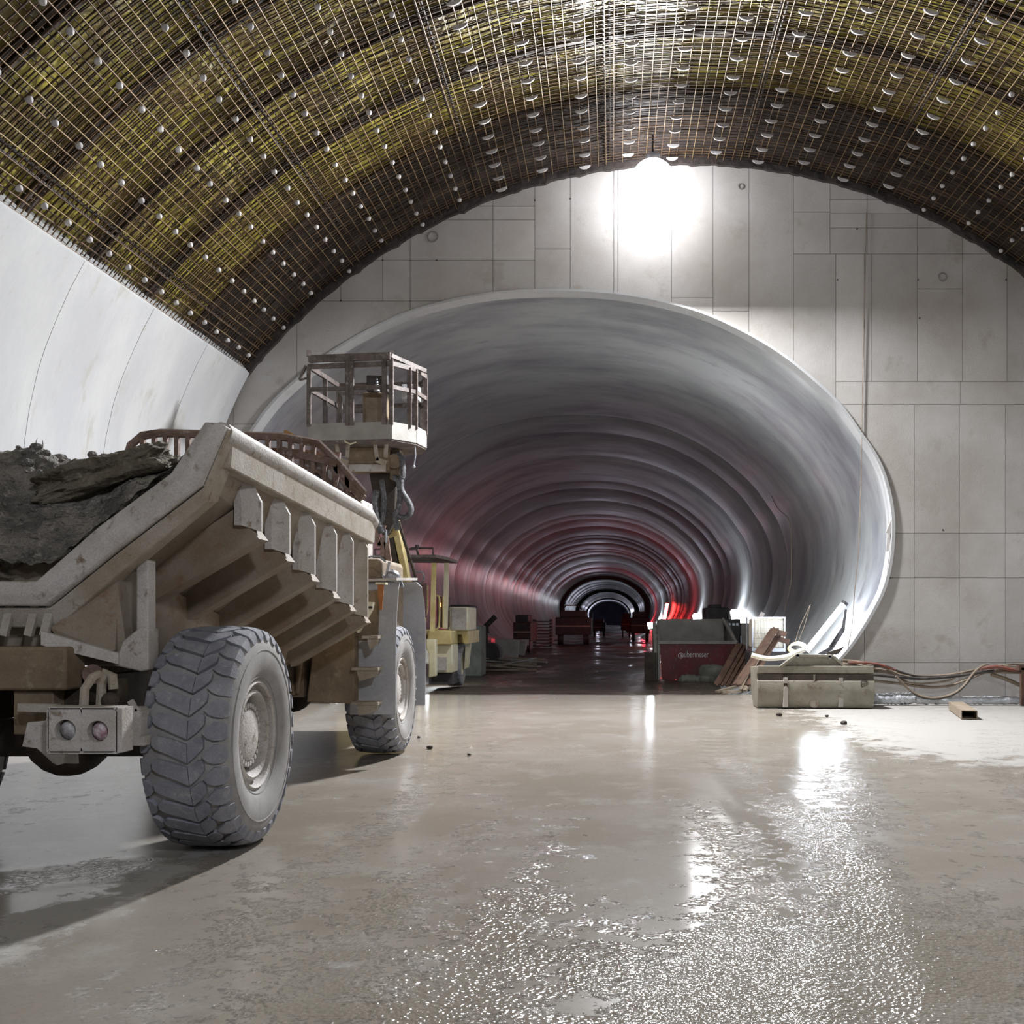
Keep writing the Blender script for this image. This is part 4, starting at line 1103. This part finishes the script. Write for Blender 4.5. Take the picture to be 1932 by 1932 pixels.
m = MB(); m.bb(b2(822, 0).x, b2(852, 0).x, 25.4, 26.4, b2(0, 1270).z, b2(0, 1216).z); m.build('battery_box', M_cream, B, bevel=.02)
m = MB(); m.bb(b2(824, 0).x, b2(842, 0).x, 25.36, 25.4, b2(0, 1265).z, b2(0, 1240).z); m.build('box_cover', M_dustw, B)
m = MB(); m.bb(b2(805, 0).x, b2(850, 0).x, 25.6, 27, .0, b2(0, 1268).z); m.build('underframe', M_mach2, B)
m = MB(); m.prism([b2(878, 1214, 27), b2(887, 1214, 27), b2(882, 1260, 27), b2(876, 1262, 27)], (0, .3, 0)); m.build('front_strut', M_cream, B)
wheel(B, (-4.08, 26.9, .46), .57, .42, 1, N=24, rimm=M_cream)
wheel(B, (-6.0, 26.9, .46), .57, .42, -1, N=24, rimm=M_cream)
wheel(B, (-4.33, 22.2, .535), .56, .42, 1, N=24, rimm=M_cream)
m = MB(); m.bb(-5.9, -4.6, 22, 28.5, .5, 1.2); m.build('chassis', M_yellow, B, bevel=.05)
m = MB(); m.bb(-5.6, -4.75, 23.0, 24.4, 1.2, 1.75); m.build('boom_turret', M_yellow, B, bevel=.08)

# ================================================================== LEFT SIDE OF THE TUNNEL
a = W(872, 1272, 32.0); b = W(908, 1181, 32.0)
o = MB().bb(a.x, b.x, 32, 33.2, -.14, b.z).build('concrete_block', M_concB, bevel=.03); tag(o, 'upright grey-green concrete block standing beyond the yellow boom lift', 'block')
a = W(862, 1150, 35.5); b = W(890, 1128, 35.5)
o = MB().bb(a.x-.3, b.x, 35, 37, -.14, b.z-.25)
o = o.build('cabinet', M_mach2, bevel=.04); tag(o, 'dark blue-grey cabinet rising behind the upright concrete block', 'cabinet')
# debris pile: loose boards, each its own thing
random.seed(21)
for i in range(26):
    d = random.uniform(33.5, 42); x = random.uniform(-4.6, -3.0); L_ = random.uniform(.9, 2.4)
    yaw = random.uniform(-.5, 1.1); p = Vector((x, d, -.08+.025*(i % 9)+.02*random.random()))
    m = MB().box((0, 0, 0), (L_, random.uniform(.12, .3), .04))
    o = m.build('board', random.choice((M_board, M_greyskip, M_board)))
    o.location = p; o.rotation_euler = (random.uniform(-.05, .05), random.uniform(-.12, .12), yaw)
    tag(o, 'weathered loose board lying flat in the scrap heap left of the tunnel road', 'board', 'boards in the scrap heap')
random.seed(5)
o = MB().box((0, 0, 0), (1.0, .9, .9)).build('crate', M_greyskip, bevel=.04); o.location = W(952, 1212, 42); o.location.z = .38; o.rotation_euler = (0, .08, .3); tag(o, 'tilted grey metal crate in the scrap heap left of the road', 'crate')
# drum / flat sheets
m = MB().cyl((0, -.4, 0), (0, .4, 0), .42, 20)
o = m.build('drum', M_mach2); o.location = (W(925, 0, 40).x, 40, .32); tag(o, 'dark round drum lying end-on behind the loose boards', 'drum')
m = MB(); a = W(916, 1182, 40); m.beam(a, W(935, 1163, 40), .12, .2); m.beam(a, W(918, 1195, 40), .2, .2); m.beam(W(918, 1195, 40), Vector((W(918, 0, 40).x, 40, -.14)), .1, .1)
tag(m.build('scrap_arm', M_dark), 'dark steel arm sticking up out of the scrap heap', 'steel arm')
o = MB().box((0, 0, 0), (2.2, 1.3, .5)).build('sheet_stack', M_greyskip, bevel=.03); o.location = (W(940, 0, 43).x, 43.5, .55); o.rotation_euler = (.1, .12, .1); tag(o, 'slanted stack of grey sheets at the back of the scrap heap', 'sheets')
# parked lorry, pallets, big machines
def machine(name, cat, label, x0, x1, yb, yt, d, mm, deep, extra=0):
    a = W(x0, yb, d); b = W(x1, yt, d); H = b.z+.14; Wd = b.x-a.x
    t = thing(name, label, cat, ((a.x+b.x)/2, d+deep/2, -.14))
    m = MB(); m.bb(a.x, b.x, d, d+deep, -.14+H*.28, -.14+H*.80); m.build('body', mm, t, bevel=.05)
    m = MB(); m.bb(a.x+Wd*.12, b.x-Wd*.15, d+.1, d+deep*.6, -.14+H*.80, -.14+H); m.build('upper_works', M_mach2, t, bevel=.06)
    m = MB(); m.bb(a.x+.02, b.x-.02, d-.03, d, -.14+H*.52, -.14+H*.56); m.build('rear_bar', M_dust, t)
    m = MB(); m.bb(a.x+Wd*.2, b.x-Wd*.2, d-.02, d, -.14+H*.60, -.14+H*.75); m.build('rear_grille', M_mach2, t)
    for q in (.14, .86):
        xx = a.x+Wd*q
        m = MB().cyl((xx-Wd*.08, d+.5, -.14+H*.18), (xx+Wd*.08, d+.5, -.14+H*.18), H*.18, 18); m.build('wheel', M_black, t)
    return t
L1 = machine('lorry', 'lorry', 'dark red lorry with a pale number plate parked beyond the scrap heap', 968, 1001, 1227, 1160, 56, M_mach, 5)
a = W(975, 1216, 55.9); m = MB().bb(a.x, W(998, 0, 55.9).x, 55.85, 55.9, a.z-.05, a.z+.28); m.build('number_plate', M_text, L1)
L2 = thing('pallet_stack', 'stack of reddish pallets and crates right of the dark red lorry', 'pallets', (W(1020, 0, 66).x, 66, -.14))
for k in range(9):
    z = -.10+k*.2; xx = W(1006, 0, 66).x; m = MB(); m.bb(xx, xx+1.2, 65.5, 66.7, z, z+.05); m.bb(xx, xx+.15, 65.5, 66.7, z+.05, z+.15); m.bb(xx+1.05, xx+1.2, 65.5, 66.7, z+.05, z+.15); m.build('pallet', M_mach, L2)
L3 = machine('drilling_rig', 'machine', 'big dark drilling machine blocking the left half of the tunnel road', 1048, 1115, 1212, 1152, 74, M_mach2, 7)
m = MB(); m.tube([W(1062, 1150, 74), W(1068, 1142, 74), W(1090, 1142, 74), W(1098, 1150, 74)], .05, 5); m.build('lamp_bar', M_mach2, L3)
L4 = machine('dumper', 'machine', 'small dark dumper far along the left side of the tunnel', 1118, 1143, 1196, 1168, 110, M_mach2, 4)
L5 = machine('parked_van', 'van', 'dark tall van far away right of the tunnel road', 1172, 1190, 1202, 1157, 104, M_mach2, 5)
L6 = machine('loader', 'machine', 'red-lit loader parked along the right tunnel wall behind the grey skip', 1190, 1226, 1208, 1154, 84, M_mach, 5)  # dark red body colour carries the red light on it

# ================================================================== RIGHT SIDE OF THE TUNNEL
# skip
K = thing('skip', 'dark red tub skip with worn white lettering and a tall grey back plate', 'skip', W(1310, 1282, 30))
dk_ = 30.0; zg = -.13
a = W(1245, 1282, dk_); b = W(1385, 1212, dk_); zr_ = b.z
zb2 = W(0, 1167, 32).z
m = MB(); m.prism([(a.x+.06, dk_, zg), (b.x+.05, dk_, zg), (b.x+.05, dk_, zr_), (a.x, dk_, zr_)], (0, .06, 0)); m.build('skip_front', M_redskip, K)
m = MB(); m.beam((a.x-.05, dk_-.02, zr_), (b.x+.1, dk_-.02, zr_), .10, .09); m.build('skip_rim', M_greyskip, K)
p = [W(1243, 1168, 31.6), W(1362, 1168, 31.6)]
m = MB(); m.prism([p[0], p[1], Vector((b.x+.05, 31.6, zr_-.4)), Vector((a.x, 31.6, zr_-.4))], (0, .06, 0)); m.build('back_plate', M_greyskip, K)
m = MB(); m.prism([(a.x, dk_, zg), (a.x, dk_, zr_), (p[0].x, 31.6, p[0].z), (p[0].x-.05, 31.6, zg)], (-.06, 0, 0)); m.build('end_plate', M_greyskip, K)
for k in range(4):
    y_ = dk_+.2+k*.4; zz = zr_+(p[0].z-zr_)*(y_-dk_)/1.6
    m = MB().beam((a.x-.10, y_, zg), (a.x-.10+.0, y_, zz-.03), .12, .1, (0, 1, 0)); m.build('end_rib', M_greyskip, K)
m = MB(); m.prism([(b.x+.05, dk_, zg), (b.x+.05, dk_, zr_), (p[1].x+.1, 31.6, p[1].z), (b.x, 31.6, zg)], (.05, 0, 0)); m.build('end_plate', M_greyskip, K)
m = MB(); m.beam((p[1].x+.02, 31.5, p[1].z), (b.x+.05, dk_, zr_), .05, .08); m.build('end_rim', M_dustw, K)
m = MB(); m.bb(a.x-.45, a.x-.12, 29.6, 30.0, zg, W(0, 1232, 29.7).z); tag(m.build('steel_post', M_dark), 'short dark green steel post at the left corner of the skip', 'post')
tx = bpy.data.curves.new('skip_lettering', 'FONT'); tx.body = 'ubermeser'; tx.size = .26; tx.extrude = .004
to = bpy.data.objects.new('skip_lettering', tx); C.objects.link(to)
dg = bpy.context.evaluated_depsgraph_get(); me = bpy.data.meshes.new_from_object(to.evaluated_get(dg)); bpy.data.objects.remove(to)
me.materials.clear(); me.materials.append(M_text)
xs_ = [v.co.x for v in me.vertices]; tw = max(xs_)-min(xs_); want = W(1337, 0, dk_).x-W(1291, 0, dk_).x
for v in me.vertices: v.co.x = (v.co.x-min(xs_))*want/tw
o = bpy.data.objects.new('lettering', me); C.objects.link(o); attach(o, K)
o.matrix_basis = Matrix.Translation((W(1291, 0, dk_).x, dk_-.012, W(0, 1240, dk_).z))@Matrix.Rotation(R_(90), 4, 'X')
m = MB(); c_ = W(1284.5, 1237, dk_-.012); m.tube([c_+Vector((.075*math.cos(t*.3142), 0, .075*math.sin(t*.3142))) for t in range(20)], .012, 4, closed=True); m.prism([c_+Vector((0, -.004, .06)), c_+Vector((.06, -.004, -.02)), c_+Vector((0, -.004, -.05))], (0, .006, 0)); m.build('logo', M_text, K)
# rubble at the skip foot
for i, (x, y, s_) in enumerate(((1300, 1285, .35), (1318, 1288, .28), (1345, 1275, .75), (1332, 1290, .3), (1310, 1293, .2), (1288, 1290, .22))):
    p = W(x, y, 29.2 if s_ < .5 else 29.4); p.z = zg+s_*.22
    rock('rock', p, (s_*1.5, s_, s_*.75 if s_ < .5 else s_*.9), (0, 0, i), ['pale flat stone at the foot of the skip', 'second stone right of the pale flat one by the skip', 'large grey mound of spoil between skip and rusty sheets', 'stone in front of the spoil mound', 'small stone nearest the road edge by the skip', 'small stone at the left foot of the skip'][i], i*3, M_concB, 3)
# items behind skip: dark housing, pump cabinets
m = MB(); m.bb(W(1334, 0, 36).x, W(1375, 0, 36).x, 36, 38, .3, W(0, 1146, 36).z); m.bb(W(1342, 0, 36).x, W(1362, 0, 36).x, 36.2, 37.5, 2, W(0, 1140, 36).z)
tag(m.build('housing', M_mach2, bevel=.05), 'dark brown engine housing behind the right end of the skip', 'housing')
G_ = thing('generator', 'dark control cabinet with pale gauges between the skip and the caged tank', 'cabinet', W(1385, 1225, 31.5))
m = MB(); m.bb(W(1366, 0, 31.5).x, W(1397, 0, 31.5).x, 31.5, 32.6, -.13, W(0, 1168, 31.5).z); m.build('cabinet_body', M_mach2, G_, bevel=.03)
for x in (1376, 1384, 1391): a = W(x, 1178, 31.49); MB().box(a, (.07, .03, .07)).build('gauge', M_galv, G_)
a = W(1398, 0, 31.3); m = MB(); m.bb(a.x, W(1416, 0, 31.3).x, 31.3, 32.2, -.13, W(0, 1176, 31.3).z); m.build('side_locker', M_greyskip, G_, bevel=.03)
m = MB(); m.tube([W(1368, 1168, 31.6), W(1366, 1215, 31.6)], .03, 5); m.tube([W(1398, 1200, 31.2), W(1399, 1225, 31.2)], .03, 5); m.build('pipe', M_galv, G_)
# caged tank
dt = 25.0
Q = thing('caged_tank', 'square white plastic tank in a wire cage glowing in the tube light', 'tank', W(1450, 1228, dt))
a = W(1419, 1228, dt); b = W(1482, 1164, dt)
m = MB(); m.bb(a.x+.04, b.x-.04, dt+.04, dt+.95, a.z+.06, b.z-.04); m.build('tank_bottle', M_white, Q, bevel=.04)
for k in range(12):
    x = a.x+.02+(b.x-a.x-.04)*k/11
    MB().beam((x, dt, a.z+.04), (x, dt, b.z), .007 if k % 11 else .035, .007, (0, 1, 0)).build('cage_bar', M_galv, Q)
for k in range(7):
    z = a.z+.05+(b.z-a.z-.07)*k/6
    MB().beam((a.x, dt-.01, z), (b.x, dt-.01, z), .007, .007 if k % 6 else .04).build('cage_bar', M_galv, Q)
for x in (a.x, b.x): m = MB().beam((x, dt+1, a.z), (x, dt+1, b.z), .035, .035, (0, 1, 0)); m.build('cage_bar', M_galv, Q)
m = MB(); m.bb(a.x, b.x, dt, dt+1, a.z-.02, a.z+.05); m.build('cage_tray', M_galv, Q)
o = MB().bb(a.x-.05, b.x+.05, dt-.05, dt+1.0, -.13, a.z-.03).build('plinth', M_mach2, bevel=.02); tag(o, 'dark plinth carrying the caged white tank', 'plinth')
o = MB().box(W(1437, 1160, dt+.2), (.10, .12, .12), (0, .45, 0)).build('paper_box', M_dustw); tag(o, 'little pale box tipped on top of the caged tank', 'box')
# rust-brown steel profiles leaning beside the tank
for i, (x0, y0, x1, y1, w_) in enumerate(((1427, 1238, 1462, 1186, .22), (1442, 1242, 1468, 1200, .15), (1405, 1312, 1452, 1215, .10), (1412, 1312, 1444, 1232, .08), (1398, 1308, 1430, 1232, .07))):
    p0 = W(x0, y0, 23.3+i*.12); p1 = W(x1, y1, 23.9+i*.12)
    if i > 1: p0.z = max(p0.z, .0)
    else:
        dd = (p0-p1).normalized(); p0 = p0+dd*1.0
    m = MB(); m.beam(p0, p1, w_, .03); m.beam(p0+Vector((.0, .05, 0)), p1+Vector((0, .05, 0)), .03, .1)
    if i < 2: m.box(p1+Vector((.12, -.02, -.1)), (.28, .06, .12), (0, .25, 0))
    o = m.build('steel_profile', M_rag if i < 2 else M_board)
    tag(o, ['wide brown steel profile with a bent head leaning across the white tank', 'narrower brown profile with a hooked head leaning in front of the tank', 'long thin brown lath leaning at the left end of the bucket', 'middle lath leaning between the bucket and the rusty sheets', 'leftmost lath leaning beside the rusty sheets'][i], 'steel profile')
# rusty sheet piles leaning left
P_ = thing('sheet_pile_stack', 'leaning stack of rusty corrugated sheet piles beside the skip', 'sheet piles', W(1385, 1310, 25.5))
for i in range(6):
    x = 1350+i*9.5
    p0 = W(x, 1303, 25.4); p0.z = .0; p1 = W(x+44-(i*1.2), 1214+i*2.2, 26.6)
    m = MB(); m.beam(p0, p1, .115, .03, (0, 1, 0)); m.beam(p0+Vector((.07, -.05, 0)), p1+Vector((.07, -.05, 0)), .02, .09, (0, 1, 0)); m.build('pile_fold', M_rag, P_)
o = MB().beam(W(1352, 1305, 24.2)*1.0, W(1408, 1290, 24.6), .12, .05).build('plank', M_board); tag(o, 'light plank lying at the foot of the rusty sheet piles', 'plank')
o = MB().beam(W(1362, 1306, 23.8), W(1412, 1303, 23.9), .14, .06).build('plank', M_board); tag(o, 'second plank nearer the road below the sheet piles', 'plank')
# bucket
db = 18.9
U = thing('ditch_bucket', 'wide grey excavator bucket standing on its back beside the portal wall', 'bucket', W(1536, 1336, db))
a = W(1428, 1334, db); b = W(1645, 1255, db); z0 = .0
def bz(y): return W(0, y, db).z
xa, xb = a.x, b.x; sl = .12                                   # right end stands a little nearer
def by(x): return db-.0-(x-xa)/(xb-xa)*sl
m = MB(); vs = []; fs = []
prof_ = [(0, z0), (-.06, .12), (-.10, .30), (-.07, .50), (0, bz(1285)), (.03, bz(1283)), (.03, bz(1272)), (-.04, bz(1270)), (-.04, bz(1256)), (.9, bz(1262)), (.75, .2), (.5, z0)]
for x in (xa, xb):
    for dy, z in prof_: vs.append((x, by(x)+dy, z))
n = len(prof_)
fs = [(i, (i+1) % n, (i+1) % n+n, i+n) for i in range(n)]+[tuple(range(n)), tuple(range(2*n-1, n-1, -1))]
m.add(vs, fs).build('bucket_shell', M_bucket, U, bevel=.01, ang=28)
MB().beam((xa+.01, by(xa)-.045, bz(1278)), (xb-.01, by(xb)-.045, bz(1278)), .03, .12).build('recess_shade_strip', M_dark, U)  # dark strip added for the shade in the recess
p = [W(1472, 1258, db), W(1502, 1236, db), W(1570, 1238, db), W(1598, 1262, db)]
m = MB(); m.prism([q+Vector((0, -.02, 0)) for q in p], (0, .09, 0)); m.build('hanger_plate', M_bucket, U)
for q0, q1 in ((0, 1), (1, 2), (2, 3)):
    MB().beam(p[q0]+Vector((0, -.03, 0)), p[q1]+Vector((0, -.03, 0)), .14, .045).build('hanger_flange', M_bucket, U)
for x, y in ((1505, 1237), (1566, 1240)):
    c_ = W(x, y, db-.1); MB().cyl(c_, c_+Vector((0, .2, 0)), .032, 12).build('pin', M_galv, U)
for x in (1482, 1586):
    c_ = W(x, 1284, db-.12); MB().bb(c_.x-.035, c_.x+.035, db-.16, db+.02, bz(1288), bz(1278)).build('lug', M_dustw, U)
    MB().prism([(c_.x-.03, db-.11, bz(1288)), (c_.x+.03, db-.11, bz(1288)), (c_.x+.04, db-.12, .40), (c_.x-.03, db-.12, .40)], (0, .06, 0)).build('rib_plate', M_dark, U)
    MB().prism([(c_.x-.03, db-.16, .36), (c_.x, db-.16, .42), (c_.x+.04, db-.16, .36), (c_.x+.04, db-.16, .02), (c_.x-.05, db-.16, .02)], (0, .10, 0)).build('tooth', M_dustw, U)
c_ = W(1534, 1300, db); MB().beam((c_.x, db-.11, bz(1272)), (c_.x, db-.10, .12), .03, .05, (0, 1, 0)).build('centre_rib', M_bucket, U)
MB().sphere((c_.x, db-.1, .10), .10, 12, 8, (1, .5, 1)).build('rib_foot', M_dust, U)
m = MB(); q = W(1625, 1296, db-.19)
for s0, s1 in (((0, .10), (.10, .10)), ((0, .10), (0, 0)), ((.10, .13), (.10, .0)), ((.07, .0), (.13, .0)), ((0, 0), (.04, 0))): m.beam(q+Vector((s0[0], 0, s0[1])), q+Vector((s1[0], 0, s1[1])), .012, .012, (0, 1, 0))
m.build('painted_mark', M_ink, U)
# tarpaulin pile and hoses behind the bucket
m = MB(); pts = spline([W(x, y, 20.9) for x, y in ((1418, 1236), (1445, 1242), (1480, 1240), (1500, 1232), (1518, 1225))], 6); m.tube(pts, .05, 8); tag(m.build('hose', M_white), 'thick pale hose sagging between the tank and the bucket', 'hose')
m = MB(); c_ = W(1502, 1224, 21.8)
for k in range(3): m.tube([c_+Vector((.17*math.cos(t*.35)+.03*k, .05*k, .09*math.sin(t*.35)+.02*k)) for t in range(18)], .018, 6, closed=True)
tag(m.build('hose_coil', M_yellow), 'coil of yellow hose at the lower end of the tube light', 'hose')
m = MB(); m.prism([W(1542, 1234, 20.6), W(1562, 1222, 20.6), W(1588, 1183, 20.8), W(1594, 1150, 20.9), W(1598, 1150, 20.9), W(1594, 1190, 20.8), W(1572, 1225, 20.6), W(1556, 1236, 20.6)], (0, .05, 0)); tag(m.build('tarpaulin', M_hose), 'dark folded tarpaulin hanging beside the bright tube light', 'tarpaulin')
m = MB(); m.beam(W(1560, 1235, 20.4), W(1582, 1228, 20.4), .06, .08); m.beam(W(1575, 1232, 20.4), W(1596, 1222, 20.4), .05, .08); tag(m.build('clamp', M_dark), 'dark clamp lying on top right of the bucket', 'clamp')
for i, pts in enumerate(([(1635, 400), (1633, 480), (1630, 600), (1627, 760), (1625, 900), (1620, 1040), (1612, 1120), (1608, 1180), (1600, 1222)],)):
    m = MB().tube([W(x, y, 19.97) for x, y in pts], .009, 5); tag(m.build('cable', M_yellow if 0 else M_cabG), 'thin cable hanging down the portal wall right of the bore', 'cable')
m = MB().tube(spline([W(x, y, d) for x, y, d in ((1405, 850, 34), (1440, 900, 32), (1465, 955, 30), (1490, 985, 28.5), (1493, 1060, 28), (1492, 1100, 28), (1478, 1160, 27))], 5), .012, 5); tag(m.build('cable', M_cabG), 'thin pale cable crossing the right wall inside the tunnel', 'cable')
m = MB(); m.tube([W(1529, 1140, 24), W(1510, 1180, 24), W(1498, 1218, 24)], .01, 5); m.tube([W(1529, 1140, 24), W(1518, 1180, 24), W(1503, 1218, 24)], .01, 5); tag(m.build('cable', M_cabG), 'pair of thin wires strung in a narrow V above the hose coil', 'wire')
# cable loom along the foot of the portal wall
dc = 19.6
paths = [
    ([(1590, 1246), (1625, 1250), (1650, 1262), (1690, 1268), (1740, 1276), (1800, 1272), (1850, 1262), (1900, 1258), (1960, 1262)], .022, M_cabG),
    ([(1590, 1252), (1640, 1258), (1665, 1258), (1700, 1274), (1760, 1278), (1830, 1272), (1870, 1268), (1960, 1270)], .020, M_cabG),
    ([(1600, 1250), (1630, 1258), (1668, 1256), (1700, 1268), (1735, 1276), (1790, 1276)], .016, M_cabB),
    ([(1640, 1272), (1680, 1276), (1740, 1280), (1800, 1276), (1840, 1270), (1875, 1266)], .024, M_cabB),
    ([(1645, 1266), (1685, 1272), (1715, 1288), (1760, 1296), (1800, 1290), (1850, 1270), (1890, 1264), (1960, 1272)], .018, M_cabG),
    ([(1645, 1284), (1700, 1290), (1745, 1296), (1790, 1294), (1830, 1280), (1860, 1268), (1900, 1262), (1960, 1264)], .022, M_cabG),
    ([(1600, 1250), (1650, 1252), (1690, 1264)], .02, M_cabR),
    ([(1850, 1262), (1880, 1258), (1910, 1264), (1960, 1272)], .028, M_cabR),
    ([(1690, 1280), (1710, 1300), (1730, 1314), (1760, 1321), (1795, 1314), (1818, 1298), (1835, 1276), (1850, 1262), (1865, 1256)], .018, M_cabG),
    ([(1692, 1282), (1714, 1304), (1734, 1318), (1765, 1323), (1800, 1314), (1822, 1296), (1838, 1276)], .014, M_cabB),
    ([(1860, 1258), (1900, 1254), (1932, 1252), (1980, 1248)], .014, M_cabG),
    ([(1700, 1286), (1740, 1290), (1790, 1284), (1805, 1276), (1815, 1272)], .014, M_cabG),
    ([(1870, 1272), (1900, 1282), (1932, 1296), (1970, 1310)], .03, M_board)]
LAB = ['topmost pale cable of the loom along the portal wall', 'second pale cable just below the topmost one', 'thin black cable arching at the right end of the bucket', 'thick black cable running level through the middle of the loom',
       'pale cable sagging a little below the loom', 'lowest thick pale cable of the main loom', 'short reddish cable starting behind the bucket', 'bright red-brown cable at the right edge of the picture',
       'pale cable hanging in the deep loop below the loom', 'thin black cable following the deep loop', 'thin cable leaving the loom upwards at the right edge', 'thin short cable crossing the middle of the sag', 'brown strap dropping to the trestle at the right edge']
for i, (pp, r, mm) in enumerate(paths):
    m = MB().tube(spline([W(x, y-(4 if i in (8, 9) else 0), 19.15 if i in (8, 9) else dc-.05*(i % 4)) for x, y in pp], 6), r*1.3, 6); tag(m.build('cable', mm), LAB[i], 'cable')
m = MB(); q = W(1930, 1290, 19.3); m.beam((q.x, 19.3, .0), (q.x, 19.3, q.z+.3), .09, .09, (0, 1, 0)); m.beam((q.x+1.0, 19.3, 0), (q.x+1.0, 19.3, q.z+.3), .09, .09, (0, 1, 0)); m.beam((q.x-.1, 19.3, q.z+.3), (q.x+1.1, 19.3, q.z+.3), .09, .09)
tag(m.build('trestle', M_rag), 'brown timber trestle carrying the cables at the right edge', 'trestle')
# foil-wrapped pipe pieces at the foot of the wall
def roll(x0, x1, y_, r, label, seed):
    a = W(x0, 0, 19.5).x; b = W(x1, 0, 19.5).x; n = 40; m = MB()
    pts = [Vector((a+(b-a)*i/n, 19.55+.04*nz(i*.3, seed), r+.01+.02*nz(i*.5, seed, 3))) for i in range(n+1)]
    rr = [r*(1+.25*nz(i*.9, seed, 7)) for i in range(n+1)]; rr[0] *= .5; rr[-1] *= .6
    m.tube(pts, r, 9, rr=rr); return tag(m.build('wrapped_pipe', M_foil, ang=60), label, 'pipe')
roll(1640, 1690, 1322, .10, 'short white wrapped pipe beside the right end of the bucket', 2)
roll(1686, 1722, 1322, .11, 'crumpled middle piece of white wrapping by the wall', 5)
roll(1724, 1926, 1328, .075, 'long crumpled silver-white wrapped pipe along the wall foot', 8)
# hollow rectangular tube on the floor
p0 = Vector((W(1800, 0, 18.6).x, 18.5, .07)); p1 = Vector((W(1829, 0, 16.7).x, 16.7, .07))
m = MB(); d = (p1-p0).normalized(); sd = d.cross(Vector((0, 0, 1))).normalized(); ww, hh, tk = .24, .13, .012
for o1, wq, hq in ((sd*(ww/2), tk, hh), (-sd*(ww/2), tk, hh), (Vector((0, 0, hh/2)), ww, tk), (Vector((0, 0, -hh/2)), ww, tk)): m.beam(p0+o1, p1+o1, wq, hq)
tag(m.build('steel_tube', M_board), 'hollow rectangular steel tube lying open-end forward on the pale ground', 'tube')
# stones scattered on the wet floor
for i, (x, y, s_, lb_) in enumerate(((811, 1412, .07, 'dark pebble right of the front wheel'), (1592, 1366, .10, 'dark stone on the pale ground before the bucket'), (885, 1425, .05, 'tiny dark pebble on the smooth wet floor'), (1470, 1350, .09, 'small lump of mud before the left end of the bucket'), (1560, 1352, .06, 'small stone just before the bucket'), (790, 1392, .05, 'tiny stone close to the front tyre'))):
    d = FPX*CAMH/(y-1170); p = W(x, y, d); p.z = s_*.2; rock('stone', p, (s_*1.3, s_, s_*.7), (0, 0, i), lb_, i*5, M_dark, 2)['category'] = 'stone'
